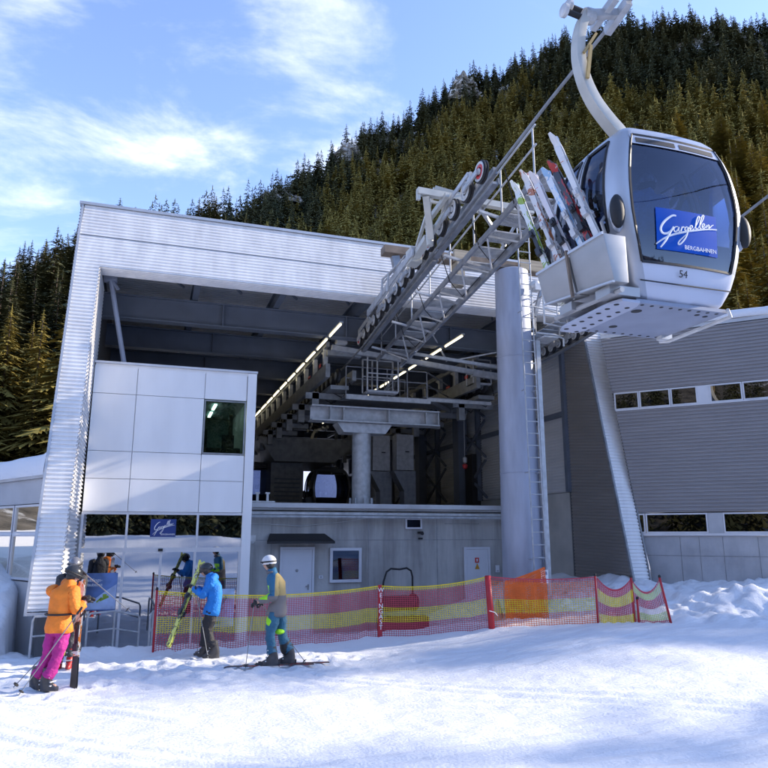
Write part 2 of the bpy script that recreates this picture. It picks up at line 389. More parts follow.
# ------------------------------------------------------------------ mountain terrain
SKY = [(-400, 420), (-200, 330), (-60, 320), (0, 314), (40, 296), (75, 279), (110, 262), (150, 250), (228, 236), (260, 218), (288, 197), (318, 187), (340, 160), (352, 151), (385, 138), (412, 127), (440, 104), (452, 94), (466, 88), (484, 88), (500, 84), (530, 68), (560, 50), (620, 38), (700, 33), (768, 38), (900, 45), (1100, 90)]
RID = [(-38, 215), (-24, 215), (-15, 300), (-9, 420), (0, 520), (10, 540), (20, 500), (60, 420)]
def table(t, x):
    if x <= t[0][0]: return t[0][1]
    for (a, b), (c, d) in zip(t, t[1:]):
        if x <= c: return lerp(b, d, (x - a) / (c - a))
    return t[-1][1]
EL = []
for px, py in SKY:
    d = ray(px, py); az = math.degrees(math.atan2(d.x, d.y)) - 18.5; EL.append((az, math.degrees(math.atan2(d.z, math.hypot(d.x, d.y)))))
EL.sort()
def elev_az(a):         # degrees, a relative to the view axis
    a = (a + 180) % 360 - 180
    if a > 42: return lerp(table(EL, 42), 7, sstep(42, 62, a)) if a < 100 else lerp(7, 20, sstep(125, 160, a))
    if a < -42: return lerp(table(EL, -42), 20, sstep(-42, -140, a))
    return table(EL, a)
def rid_az(a):
    a = (a + 180) % 360 - 180
    if a > 60 or a < -60: return 260
    return table(RID, a) if a > -38 else 215
R0 = 62.
def hill(az, r):
    """az degrees relative to view axis -> height of the slope"""
    E = math.tan(math.radians(elev_az(az))); R = rid_az(az); t = (r - R0) / (R - R0)
    if t <= 0: return -3 + 3 * (r / R0)
    x = math.sin(math.radians(az + 18.5)) * r; y = math.cos(math.radians(az + 18.5)) * r
    if t <= 1:
        h = r * E * (t ** .72) + 2.15 * t
        w = math.sin(PI * t)
        return h + w * (7 * nz(x, y, .012, 31) + 3 * nz(x, y, .05, 32))
    return R * E + 2.15 - (r - R) * .35
azs = list(np.arange(-180, -42, 3.)) + list(np.arange(-42, 44, .35)) + list(np.arange(44, 180.1, 3.))
rs_ = [46, R0] + [R0 + 14 * k for k in range(1, 44)]
m = MB(); na_ = len(azs)
tt = [0, .0]
tl = [-.2, 0] + [k / 44 for k in range(1, 45)] + [1.12, 1.4]
for t in tl:
    for a in azs:
        r = R0 + t * (rid_az(a) - R0)
        h = hill(a, r)
        if .8 < t <= 1.0 and -42 < a < 42:   # craggy crest
            x = math.sin(math.radians(a + 18.5)) * r; y = math.cos(math.radians(a + 18.5)) * r
            h += 5 * (t - .8) / .2 * nz(x, y, .09, 40) * sstep(-20, -10, a)
        an = math.radians(a + 18.5); m.v.append((math.sin(an) * r, math.cos(an) * r, h))
for j in range(len(tl) - 1):
    for i in range(na_ - 1):
        m.f.append([j * na_ + i, j * na_ + i + 1, (j + 1) * na_ + i + 1, (j + 1) * na_ + i]); m.mi.append(0)
mt = bpy.data.materials.new('forest_floor_rock_snow'); mt.use_nodes = True
nt = mt.node_tree; N = nt.nodes; L = nt.links; b = N['Principled BSDF']
tc = N.new('ShaderNodeTexCoord'); a = N.new('ShaderNodeTexNoise'); a.inputs['Scale'].default_value = .05; a.inputs['Detail'].default_value = 10; a.inputs['Roughness'].default_value = .7
L.new(tc.outputs['Object'], a.inputs['Vector'])
c = N.new('ShaderNodeTexNoise'); c.inputs['Scale'].default_value = .22; c.inputs['Detail'].default_value = 10; c.inputs['Roughness'].default_value = .75; L.new(tc.outputs['Object'], c.inputs['Vector'])
rock = N.new('ShaderNodeValToRGB'); rock.color_ramp.elements[0].color = (.05, .045, .035, 1); rock.color_ramp.elements[1].color = (.30, .27, .23, 1); rock.color_ramp.elements[0].position = .35; rock.color_ramp.elements[1].position = .65
L.new(c.outputs['Fac'], rock.inputs[0])
sr = N.new('ShaderNodeMapRange'); sr.inputs['From Min'].default_value = .57; sr.inputs['From Max'].default_value = .60; L.new(a.outputs['Fac'], sr.inputs[0])
mix = N.new('ShaderNodeMix'); mix.data_type = 'RGBA'; mix.inputs[7].default_value = (.82, .85, .9, 1)
L.new(sr.outputs[0], mix.inputs[0]); L.new(rock.outputs[0], mix.inputs[6]); L.new(mix.outputs[2], b.inputs['Base Color']); b.inputs['Roughness'].default_value = .9
bp = N.new('ShaderNodeBump'); bp.inputs['Strength'].default_value = 1; bp.inputs['Distance'].default_value = 3; L.new(c.outputs['Fac'], bp.inputs['Height']); L.new(bp.outputs[0], b.inputs['Normal'])
tag(m.build('mountain_slope', mt, smooth=False), kind='structure')
# ---- crags: the two rocky tops that break through the forest
def crag(px, py, wpx, hpx, seed, label):
    az = math.degrees(math.atan2(ray(px, py).x, ray(px, py).y)) - 18.5; R = rid_az(az) * .97
    E = elev_az(az)
    d = ray(px, py); k = R / math.hypot(d.x, d.y); c = EYE + d * k; s = c.length / 700
    mb = MB(); n = 34
    w = wpx * s; hh = hpx * s
    for j in range(n + 1):
        for i in range(n + 1):
            u = i / n * 2 - 1; v = j / n
            x = u * w; prof = max(0, 1 - abs(u) ** 1.6)
            z = hh * (v * (prof * (.85 + .28 * nz(u * 1.6, 0, 1.7, seed)) + .15)) - hh * .62
            depth = (1 - v) * w * 1.0
            q = c + RT * x + Vector((0, 0, 1)) * z - Vector((FW.x, FW.y, 0)).normalized() * depth * .55
            dn = Vector((q.x * .25, q.y * .25, q.z * .25))
            q += Vector((FW.x, FW.y, 0)) * -5 * mnoise.noise(dn) + Vector((0, 0, 1)) * 2.2 * mnoise.noise(dn * .9)
            mb.v.append(tuple(q))
    for j in range(n):
        for i in range(n): mb.f.append([j * (n + 1) + i, j * (n + 1) + i + 1, (j + 1) * (n + 1) + i + 1, (j + 1) * (n + 1) + i]); mb.mi.append(0)
    o = mb.build('rocky_crag', mr); tag(o, label, 'rock', kind=None); return o
mr = bpy.data.materials.new('crag_rock'); mr.use_nodes = True
nt = mr.node_tree; N = nt.nodes; L = nt.links; b = N['Principled BSDF']
tc = N.new('ShaderNodeTexCoord'); c = N.new('ShaderNodeTexNoise'); c.inputs['Scale'].default_value = .16; c.inputs['Detail'].default_value = 12; c.inputs['Roughness'].default_value = .75; L.new(tc.outputs['Object'], c.inputs['Vector'])
rk = N.new('ShaderNodeValToRGB'); rk.color_ramp.elements[0].color = (.10, .09, .08, 1); rk.color_ramp.elements[0].position = .38; rk.color_ramp.elements[1].color = (.38, .35, .32, 1); rk.color_ramp.elements[1].position = .55
e = rk.color_ramp.elements.new(.575); e.color = (.8, .82, .86, 1)
L.new(c.outputs['Fac'], rk.inputs[0]); L.new(rk.outputs[0], b.inputs['Base Color']); b.inputs['Roughness'].default_value = .9
bp = N.new('ShaderNodeBump'); bp.inputs['Distance'].default_value = 4; L.new(c.outputs['Fac'], bp.inputs['Height']); L.new(bp.outputs[0], b.inputs['Normal'])
crag(465, 84, 17, 34, 3, 'steep grey rock tower dusted with snow above the dark spruces at the skyline')
crag(348, 152, 20, 26, 8, 'low snow streaked rocky knob on the ridge left of the rock tower')
crag(280, 194, 24, 22, 12, 'snowy broken outcrop on the far left end of the ridge beside the roof')

# ------------------------------------------------------------------ trees
def tree_mat(name, c0, c1):
    m = bpy.data.materials.new(name); m.use_nodes = True
    nt = m.node_tree; N = nt.nodes; L = nt.links; b = N['Principled BSDF']
    oi = N.new('ShaderNodeObjectInfo'); at = N.new('ShaderNodeAttribute'); at.attribute_name = 'tone'
    ad = N.new('ShaderNodeMath'); ad.operation = 'ADD'; L.new(oi.outputs['Random'], ad.inputs[0]); L.new(at.outputs['Fac'], ad.inputs[1])
    fr = N.new('ShaderNodeMath'); fr.operation = 'FRACT'; L.new(ad.outputs[0], fr.inputs[0])
    mx = N.new('ShaderNodeMix'); mx.data_type = 'RGBA'; mx.inputs[6].default_value = (*c0, 1); mx.inputs[7].default_value = (*c1, 1)
    L.new(fr.outputs[0], mx.inputs[0]); L.new(mx.outputs[2], b.inputs['Base Color']); b.inputs['Roughness'].default_value = .85; b.inputs['Specular IOR Level'].default_value = .1
    return m
MT_darkshade = tree_mat('spruce_dark_shaded', (.040, .048, .026), (.10, .095, .042))  # dark green, with the mountain's shade on upper crowns put into it
MT_sungold = tree_mat('spruce_sunlit_olive', (.15, .125, .034), (.31, .24, .062))  # warm sunlight on the lower slope put into the crown colour
M_bark = pm('bark', (.10, .07, .05), .9, 0, 3, .3)
def spruce(seed, H=1., lev=20, per=9, slim=.17, wf=1.):
    """crown as drooping, needle-fringed sprays around a stem; unit height"""
    r = random.Random(seed); V = []; Fc = []
    for k in range(lev):
        t = (k + .5) / lev; z = .07 + .93 * t
        R = slim * (1 - t) ** .8 * (1.0 + .3 * math.sin(seed * 3.1 + k * 1.7)) + .006
        n = max(4, int(per * (1 - .45 * t)))
        for j in range(n):
            a = 2 * PI * (j + r.random() * .9) / n + k * .9; L_ = R * r.uniform(.55, 1.22); zz = z + r.uniform(-.018, .018)
            if r.random() < .07: continue
            ca, sa = math.cos(a), math.sin(a); dr = L_ * r.uniform(.15, .6) - .01
            w = (L_ * r.uniform(.17, .28) + .003) * wf
            px, py = -sa, ca; o = len(V)
            V += [(ca * .004, sa * .004, zz + .012),
                  (ca * L_ * .5 + px * w, sa * L_ * .5 + py * w, zz - dr * .55 - .012),
                  (ca * L_ * .55, sa * L_ * .55, zz - dr * .3 + .006),
                  (ca * L_ * .5 - px * w, sa * L_ * .5 - py * w, zz - dr * .55 - .012),
                  (ca * L_, sa * L_, zz - dr),
                  (ca * L_ * .85 + px * w * .8, sa * L_ * .85 + py * w * .8, zz - dr * 1.1 - .012),
                  (ca * L_ * .85 - px * w * .8, sa * L_ * .85 - py * w * .8, zz - dr * 1.1 - .012)]
            Fc += [(o, o + 1, o + 2), (o, o + 2, o + 3), (o + 2, o + 5, o + 4), (o + 2, o + 4, o + 6)]
    o = len(V); V += [(.008, 0, .93), (-.004, .007, .93), (-.004, -.007, .93), (0, 0, 1.03)]; Fc += [(o, o + 1, o + 3), (o + 1, o + 2, o + 3), (o + 2, o, o + 3)]
    return np.array(V), np.array(Fc)
def fine_spruce(seed, lev, per, slim):
    """like spruce() but every branch carries pairs of small drooping twigs"""
    r = random.Random(seed); V = []; Fc = []
    for k in range(lev):
        t = (k + .5) / lev; z = .06 + .94 * t; R = slim * (1 - t) ** .8 * (1.0 + .3 * math.sin(seed * 3.1 + k * 1.7)) + .006; n = max(4, int(per * (1 - .5 * t)))
        for j in range(n):
            if r.random() < .08: continue
            a = 2 * PI * (j + r.random() * .9) / n + k * .9; L_ = R * r.uniform(.5, 1.25); zz = z + r.uniform(-.015, .015); ca, sa = math.cos(a), math.sin(a); dr = L_ * r.uniform(.15, .55) - .01
            def bp(u): return (ca * L_ * u, sa * L_ * u, zz - dr * u ** 1.4 + .006 * math.sin(u * 3))
            m = 5 if L_ > .08 else (4 if L_ > .035 else 2)
            for i in range(m):
                u = (i + .6) / m; b0 = bp(max(0, u - .16)); b1 = bp(min(1, u + .10))
                for sd in (-1, 1):
                    w = L_ * r.uniform(.16, .30) * (1.1 - .5 * u) + .002; f = w * r.uniform(.5, 1.0); o = len(V)
                    V += [b0, b1, (b1[0] - sa * sd * w + ca * f, b1[1] + ca * sd * w + sa * f, b1[2] - w * r.uniform(.25, .8))]; Fc.append((o, o + 1, o + 2))
    o = len(V); V += [(.006, 0, .93), (-.003, .005, .93), (-.003, -.005, .93), (0, 0, 1.03)]; Fc += [(o, o + 1, o + 3), (o + 1, o + 2, o + 3), (o + 2, o, o + 3)]
    return np.array(V), np.array(Fc)
KINDS = [fine_spruce(s, lev=l, per=p, slim=w) for s, l, p, w in ((1, 42, 19, .19), (2, 40, 18, .165), (3, 44, 19, .21), (4, 40, 17, .14), (5, 42, 19, .18), (6, 40, 20, .225))]
LOWK = [spruce(s, lev=l, per=p, slim=w) for s, l, p, w in ((11, 20, 9, .19), (12, 19, 8, .155), (13, 20, 9, .21), (14, 18, 8, .145))]
cr_mesh = []
for k, (V, Fc) in enumerate(KINDS):
    for mat, nm in ((MT_darkshade, 'd'), (MT_sungold, 'g')):
        me = bpy.data.meshes.new('crown'); me.from_pydata(V.tolist(), [], Fc.tolist()); me.materials.append(mat); cr_mesh.append(me)
tb = MB(); tb.path([(0, 0, -.1), (0, 0, .4), (0, 0, .97)], [.013, .009, .002], 6); tr0 = tb.build('trunk', M_bark); tr_me = tr0.data; bpy.data.objects.remove(tr0)
BLD = lambda px, py: (88 < px < 560 and py > 205 + (px - 85) * .105 + 14) or (600 < px and py > 335) or (px <= 88 and py > 470)
trees = []
def try_tree(az, r, H):
    an = math.radians(az + 18.5); x, y = math.sin(an) * r, math.cos(an) * r; z = hill(az, r) - .4
    q = proj((x, y, z + H)); trees.append((az, r, x, y, z, H, q))
random.seed(11)
az = -33.
cells = 0
for it in range(9000):
    az = random.uniform(-34, 34); R = rid_az(az); r = math.sqrt(random.uniform((92 if az < -14 else 100) ** 2, (R * 1.03) ** 2)); t = (r - R0) / (R - R0)
    an = math.radians(az + 18.5); x, y = math.sin(an) * r, math.cos(an) * r
    gap = mnoise.noise(Vector((x * .02, y * .02, 5)))
    if t > .55 and gap > .6: continue
    if t > .8 and -12.5 < az < 9 and random.random() < .35: continue
    H = random.choice((random.uniform(13, 20), random.uniform(20, 33))) * (1 if az > -16 else .80) * (1 - .25 * max(0, t - .6))
    z = hill(az, r) - .4; q = proj((x, y, z + H)); qb = proj((x, y, z + H * .45))
    if q[2] < 0 or q[0] < -40 or q[0] > 810: continue
    hid = bool(BLD(q[0], q[1] + 6))
    if hid and random.random() < .5: continue
    ok = True
    trees.append((az, r, x, y, z, H, q, t, hid))
# thin out crowding with a coarse grid (3.6 m)
seen = {}; T2 = []
for tr in trees:
    k = (round(tr[2] / 5.3), round(tr[3] / 5.3))
    if k in seen: continue
    seen[k] = 1; T2.append(tr)
T2.sort(key=lambda t: (t[8], -t[5] / t[6][2]))
nind = 0; batchV = []; batchF = []; batchT = []; batchM = []; off = 0
def sun_tinted(tr):  # picks the crowns coloured as sunlit, by distance below the skyline
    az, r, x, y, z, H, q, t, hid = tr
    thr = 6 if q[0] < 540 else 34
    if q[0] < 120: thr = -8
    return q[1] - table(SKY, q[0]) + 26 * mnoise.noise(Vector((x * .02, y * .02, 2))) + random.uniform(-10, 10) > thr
def tree_label(g, q):
    if q[0] < 100: return ('spruce tinted sunlit olive on the steep slope left of the station roof', 'spruces left of the station') if g else ('spruce tinted shaded dark green on the steep slope left of the station roof', 'shade tinted spruces left of the station')
    if q[0] < 545: return ('spruce tinted sunlit golden olive on the middle slope between the roof and the dark upper forest', 'sun tinted spruces above the roof') if g else ('pointed spruce tinted shaded dark on the upper slope above the station roof', 'shade tinted spruces above the roof')
    return ('spruce tinted sunlit golden olive on the slope behind the near gondola cabin', 'sun tinted spruces behind the cabin') if g else ('spruce tinted shaded dark in the upper forest high above the near gondola cabin', 'shade tinted spruces above the cabin')
for tr in T2:
    az, r, x, y, z, H, q, t, hid = tr; g_ = sun_tinted(tr); rz = random.uniform(0, 6.28); k = random.randrange(6); sw = random.uniform(.85, 1.35)
    if nind < 300:
        nind += 1; lb, gp = tree_label(g_, q)
        o = bpy.data.objects.new('spruce_tree', None); COL.objects.link(o); o.location = (x, y, z); o.rotation_euler = (0, 0, rz); o.scale = (H * sw, H * sw, H); tag(o, lb, 'tree', gp)
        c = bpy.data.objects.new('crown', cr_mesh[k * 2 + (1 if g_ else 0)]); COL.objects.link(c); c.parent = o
        c = bpy.data.objects.new('trunk', tr_me); COL.objects.link(c); c.parent = o
    else:
        V, Fc = LOWK[k % 4]; cs, sn = math.cos(rz), math.sin(rz)
        P_ = np.empty_like(V); P_[:, 0] = (V[:, 0] * cs - V[:, 1] * sn) * H * sw * 1.1 + x; P_[:, 1] = (V[:, 0] * sn + V[:, 1] * cs) * H * sw * 1.1 + y; P_[:, 2] = V[:, 2] * H + z
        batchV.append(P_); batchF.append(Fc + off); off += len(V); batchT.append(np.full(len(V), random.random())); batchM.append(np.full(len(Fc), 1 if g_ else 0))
def bulk_mesh(name, V, Fc, mats, mi, tone):
    me = bpy.data.meshes.new(name); V = np.concatenate(V); Fc = np.concatenate(Fc)
    me.vertices.add(len(V)); me.vertices.foreach_set('co', V.astype(np.float32).ravel())
    me.loops.add(len(Fc) * 3); me.loops.foreach_set('vertex_index', Fc.astype(np.int32).ravel())
    me.polygons.add(len(Fc)); me.polygons.foreach_set('loop_start', np.arange(0, len(Fc) * 3, 3, dtype=np.int32)); me.polygons.foreach_set('loop_total', np.full(len(Fc), 3, dtype=np.int32))
    for m in mats: me.materials.append(m)
    me.polygons.foreach_set('material_index', np.concatenate(mi).astype(np.int32)); me.update(calc_edges=True)
    at = me.attributes.new('tone', 'FLOAT', 'POINT'); at.data.foreach_set('value', np.concatenate(tone).astype(np.float32))
    o = bpy.data.objects.new(name, me); COL.objects.link(o); return o
print('trees', len(T2), 'individual', nind)
tag(bulk_mesh('distant_spruce_forest', batchV, batchF, [MT_darkshade, MT_sungold], batchM, batchT), 'dense distant spruce forest covering the mountain slope', 'forest', kind='stuff')
# forest behind the viewer, seen only in the glass of the entrance
batchV = []; batchF = []; batchT = []; batchM = []; off = 0
for it in range(520):
    az = random.choice((random.uniform(125, 180), random.uniform(-180, -130))); r = random.uniform(52, 150)
    an = math.radians(az + 18.5); x, y = math.sin(an) * r, math.cos(an) * r; z = (hill(az, r) if r > R0 else gz(x, y)) - .3; H = random.uniform(9, 15)
    V, Fc = LOWK[it % 4]; P_ = V * H; P_[:, 0] += x; P_[:, 1] += y; P_[:, 2] += z
    batchV.append(P_); batchF.append(Fc + off); off += len(V); batchT.append(np.full(len(V), random.random())); batchM.append(np.full(len(Fc), 0))
tag(bulk_mesh('valley_spruce_forest', batchV, batchF, [MT_darkshade, MT_sungold], batchM, batchT), 'dark spruce forest across the valley mirrored in the entrance glass', 'forest', kind='stuff')
# ================================================================== VALLEY STATION
def fy(z): return 14.5 + .22 * z
NF = Vector((0, -1, .22)).normalized()
st = root('station_building', (5, 17.2, -.4), 'silver corrugated cable car station with a huge open front and white entrance block', 'building')
# -- fascia + roof
b = MB()
b.corr((-1.90, fy(8.12), 8.12), (12.0, fy(8.12), 8.12), (12.0, fy(9.72), 9.72), (-1.84, fy(9.72), 9.72), NF, .088, .026)
fas = b.build('fascia', M_clad, st)
b = MB(); b.corr((-1.44, fy(8.12) + .01, 8.12), (11.4, fy(8.12) + .01, 8.12), (11.4, 16.95, 8.17), (-1.44, 16.95, 8.17), (0, 0, -1), .1, .02); b.build('soffit', M_clad, fas)
b = MB(); b.box(-1.95, 12.05, fy(9.72) - .07, fy(9.72) + .10, 9.725, 9.79); b.box(-1.95, -1.87, fy(9.72) + .1, 42, 9.725, 9.79); b.build('roof_edge_cap', M_trim, fas)
b = MB(); b.bar((-1.86, fy(8.9) - .035, 8.9), (12, fy(8.9) - .035, 8.9), .012, .014); b.build('sheet_joint', M_steel, fas)
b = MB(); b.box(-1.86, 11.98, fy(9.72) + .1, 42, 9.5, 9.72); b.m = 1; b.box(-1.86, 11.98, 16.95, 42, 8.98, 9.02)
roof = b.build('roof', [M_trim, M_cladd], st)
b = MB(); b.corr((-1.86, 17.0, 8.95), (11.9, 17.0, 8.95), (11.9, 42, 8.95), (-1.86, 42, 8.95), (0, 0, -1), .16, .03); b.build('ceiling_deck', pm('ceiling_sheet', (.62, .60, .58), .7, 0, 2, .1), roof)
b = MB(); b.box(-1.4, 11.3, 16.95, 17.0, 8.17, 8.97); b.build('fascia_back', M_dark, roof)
for i, y in enumerate((18.4, 21.3, 24.2, 27.1, 30, 33, 36, 39)):
    b = MB(); b.ibeam((-1.8, y, 7.86), (11.3, y, 7.86), .3, .64, .03)
    for x in (1.6, 5.0, 8.2): b.box(x - .02, x + .02, y - .13, y - .016, 7.57, 8.15)
    b.build('roof_beam', M_steel, st)
for x in (.85, 3.0, 5.3, 7.6, 9.9):
    b = MB(); b.ibeam((x, 17.0, 8.42), (x, 41.8, 8.42), .16, .42, .02); b.build('purlin', M_steel, st)
for i in range(8): MB().bar((-.1 + i * 1.5, 17.1, 8.55), (.55 + i * 1.5, 18.2, 8.5), .05).build('roof_brace', M_steel, st)
b = MB(); b.tube((-1.22, 17.45, 8.37), (-.72, 17.9, 6.1), .06, 10); b.tube((-1.22, 17.45, 8.3), (-1.0, 17.45, 8.0), .04)
b.box(-1.35, -1.05, 17.3, 17.6, 8.2, 8.4); b.build('strut', M_colm, st)
# -- left pylon
b = MB()
b.corr((-1.93, fy(.78), .78), (-1.425, fy(.78), .78), (-1.36, fy(8.12), 8.12), (-1.87, fy(8.12), 8.12), NF, .088, .030)
pyl = b.build('left_pylon', M_clad, st)
b = MB(); b.corr((-1.445, fy(.78) - .035, .78), (-1.445, 17.9, .78), (-1.38, 17.9, 8.12), (-1.38, fy(8.12) - .035, 8.12), (1, 0, 0), .088, .030); b.hexa([(-1.50, fy(.78), .78), (-1.452, fy(.78) - .033, .78), (-1.452, 17.9, .78), (-1.50, 17.9, .78), (-1.45, fy(8.12), 8.12), (-1.387, fy(8.12) - .033, 8.12), (-1.387, 17.9, 8.12), (-1.45, 17.9, 8.12)]); b.build('pylon_return', M_clad, pyl)
b = MB(); b.bar((-1.95, fy(.7), .7), (-1.88, fy(9.74), 9.74), .05, .09, (0, -1, 0)); b.bar((-1.95, 14.6, .74), (-1.43, 14.6, .74), .06, .05); b.build('edge_trim', M_trim, pyl)
b = MB(); b.corr((-1.95, 17.9, .7), (-1.95, fy(.7), .7), (-1.90, fy(9.7), 9.7), (-1.90, 17.9, 9.7), (-1, 0, 0), .088, .03); b.build('pylon_side', M_clad, pyl)
b = MB(); b.box(-1.80, -1.50, 15.1, 17.15, -.5, .72); b.build('pylon_base', M_dark, pyl)
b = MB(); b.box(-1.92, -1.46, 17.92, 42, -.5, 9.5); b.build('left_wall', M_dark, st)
# -- right pylon: dark slab with pale inclined end strip
b = MB(); b.corr((11.3, 17.17, .3), (11.3, fy(.3) + .02, .3), (11.3, fy(7.62) + .02, 7.62), (11.3, 17.17, 7.95), (-1, 0, 0), .088, .022)
pr_ = b.build('right_pylon', M_cladd, st)
b = MB(); b.corr((11.31, fy(.3), .3), (11.74, fy(.3), .3), (11.90, fy(8.1), 8.1), (11.36, fy(8.1), 8.1), NF, .088, .026); b.build('pylon_front', M_clad, pr_)
b = MB(); b.bar((11.28, fy(.3) - .02, .3), (11.30, fy(8.1) - .02, 8.1), .05, .07, (0, -1, 0)); b.bar((11.76, fy(.3) - .02, .3), (11.93, fy(8.1) - .02, 8.1), .03, .06, (0, -1, 0)); b.build('edge_trim', M_mach, pr_)
b = MB(); b.hexa([(11.33, 14.6, -.5), (11.6, 14.6, -.5), (11.6, 17.3, -.5), (11.33, 17.3, -.5), (11.33, fy(8) + .15, 8), (11.75, fy(8) + .15, 8), (11.75, 17.3, 8), (11.33, 17.3, 8)]); b.build('pylon_core', M_dark, pr_)
# -- right side wall of the hall
b = MB(); b.box(11.32, 11.7, 17.3, 42, -.6, 3.32); sw = b.build('side_wall_base', M_concw, st)
b = MB()
for i in range(13):
    y0 = 17.2 + i * 1.9
    b.corr((11.36, y0 + 1.82, 3.34), (11.36, y0 + .08, 3.34), (11.36, y0 + .08, 8.9), (11.36, y0 + 1.82, 8.9), (-1, 0, 0), .088, .022)
b.build('side_wall_sheet', M_cladl, st)
b = MB(); b.box(11.42, 11.7, 17.3, 42, 3.33, 8.97); b.build('side_wall_core', M_dark, st)
for i in range(14):
    y = 17.2 + i * 1.9; b = MB(); b.box(11.18, 11.33, y - .07, y + .07, 3.33, 8.9); b.build('wall_post', M_steel, st)
b = MB(); b.box(11.2, 11.32, 17.25, 42, 5.5, 5.64); b.box(11.2, 11.32, 17.25, 42, 7.5, 7.62); b.build('wall_rail', M_steel, st)
for y in (22.0, 25.5, 29.5):
    for k in range(3):
        b = MB(); z0 = 3.4 + k * 1.4; b.bar((11.1, y, z0), (11.1, y + 2.2, z0 + 1.3), .07); b.bar((11.1, y + 2.2, z0), (11.1, y, z0 + 1.3), .07); b.build('wall_brace', M_steel, st)
for y in (23.6, 27.6): 
    b = MB(); b.box(10.8, 11.15, y, y + .5, 3.1, 8.9); b.build('wall_column', M_steel, st)
b = MB(); b.box(11.0, 11.31, 22.9, 23.5, 3.1, 5.0); b.build('inner_door', M_black, st)
# -- front concrete wall and deck
b = MB(); b.box(2.3, 11.31, 19, 19.35, -.8, 2.78); fw = b.build('front_wall', M_conc, st)
b = MB()
for x in (3.2, 5.9, 7.95, 10.2): b.box(x, x + .015, 18.993, 19.0, -.6, 2.78)
b.box(2.4, 11.2, 18.993, 19.0, 2.0, 2.014)
for x, z in ((8.2, 2.45), (10.0, 2.45)): b.box(x, x + 1.1, 18.99, 19.0, z, z + .02)
b.build('wall_joint', M_mach, fw)
b = MB(); b.box(2.3, 11.3, 18.9, 42, 2.80, 2.98); deck = b.build('platform_deck', M_concl, st)
b = MB(); b.box(2.42, 11.25, 18.82, 18.89, 2.86, 2.985); b.build('deck_edge', M_trim, deck)
b = MB(); b.box(2.42, 11.0, 18.7, 18.78, 2.68, 2.74); b.tube((2.5, 18.72, 2.62), (11.4, 18.72, 2.62), .035, 8); b.build('cable_tray', M_galv, deck)
b = MB()
b.path([(2.5, 18.95, 2.45), (4.0, 18.93, 2.38), (5.2, 18.95, 2.5), (6.2, 18.94, 2.66)], .008, 5); b.build('cable', M_wheelg, deck)
b = MB()
for x in (2.79, 3.06): b.box(x - .03, x + .03, 18.95, 19.02, 2.98, 3.22); b.box(x - .06, x + .06, 18.95, 19.0, 3.22, 3.26)
b.box(2.6, 3.25, 18.9, 18.95, 2.995, 3.03); b.build('deck_bollard', M_wheelg, deck)
# -- back wall with openings to the sky
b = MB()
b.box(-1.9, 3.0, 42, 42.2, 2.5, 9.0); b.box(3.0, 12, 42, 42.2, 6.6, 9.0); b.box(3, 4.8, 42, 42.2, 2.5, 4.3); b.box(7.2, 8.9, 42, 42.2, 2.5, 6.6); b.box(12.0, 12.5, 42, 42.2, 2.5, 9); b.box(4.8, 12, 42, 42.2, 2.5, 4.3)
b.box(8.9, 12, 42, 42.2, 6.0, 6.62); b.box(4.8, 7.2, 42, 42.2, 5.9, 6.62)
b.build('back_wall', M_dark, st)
# -- entrance block
eb = MB(); eb.box(-1.34, 1.14, 17.24, 24, 2.62, 6.0); eb.box(1.14, 2.30, 17.24, 24, 2.62, 4.0); eb.box(1.14, 2.30, 17.24, 24, 5.4, 6.0); eb.box(1.14, 2.3, 20.5, 24, 4.0, 5.4); eb.box(2.2, 2.3, 17.24, 20.5, 4.0, 5.4); eb.box(-1.34, 2.3, 17.2, 24.0, 6.0, 6.08)
block = eb.build('entrance_block', M_white, st)
XS = (-1.36, -.40, 1.16, 2.17); ZS = (2.66, 3.40, 4.03, 5.37, 6.03)
for i in range(3):
    for j in range(4):
        if i == 2 and j == 2: continue
        mb = MB(); mb.box(XS[i] + .007, XS[i + 1] - .007, 17.19, 17.235, ZS[j] + .006, ZS[j + 1] - .006); mb.build('wall_panel', M_white, block)
b = MB(); b.box(2.185, 2.40, 17.16, 17.6, -.5, 6.07); b.build('corner_post', M_white, block)
b = MB(); b.box(-1.36, 2.42, 17.14, 17.3, 6.082, 6.13); b.build('parapet_cap', M_frame, block)
b = MB(); b.box(2.0, 2.30, 17.62, 24, -.5, 2.6); b.box(-1.44, -1.36, 17.3, 24, -.5, 2.6); b.box(-1.34, 2.3, 23.9, 24, -.5, 2.6); b.build('block_side_wall', M_white, block)
# control room window
w = MB(); x0, x1, z0, z1 = 1.17, 2.16, 4.04, 5.35
w.box(x0, x1, 17.18, 17.21, z0, z0 + .03); w.box(x0, x1, 17.18, 17.21, z1 - .03, z1); w.box(x0, x0 + .03, 17.18, 17.21, z0 + .03, z1 - .03); w.box(x1 - .03, x1, 17.18, 17.21, z0 + .03, z1 - .03)
cw = w.build('window', M_mach, block)
q = MB(); q.box(1.142, 2.198, 20.47, 20.49, 4.0, 5.4); q.box(1.142, 1.15, 17.3, 20.47, 4.0, 5.4); q.box(1.15, 2.19, 17.3, 20.47, 5.385, 5.395); q.build('room_lining', pm('teal_wall', (.10, .16, .17), .8), block)
q = MB(); q.box(1.2, 2.15, 17.9, 18.4, 4.02, 4.28); q.box(1.7, 2.0, 18.0, 18.08, 4.3, 4.62); q.box(1.25, 1.3, 17.6, 17.7, 4.0, 4.7); q.box(1.95, 2.05, 18.9, 19.0, 4.0, 5.3); q.build('control_desk', M_black, block)
q = MB(); q.box(1.45, 1.52, 17.8, 18.6, 5.34, 5.37); q.box(1.45, 1.52, 19.0, 19.8, 5.34, 5.37); q.build('ceiling_light', emit('room_lamp', (.9, 1, .9), 4.), block)
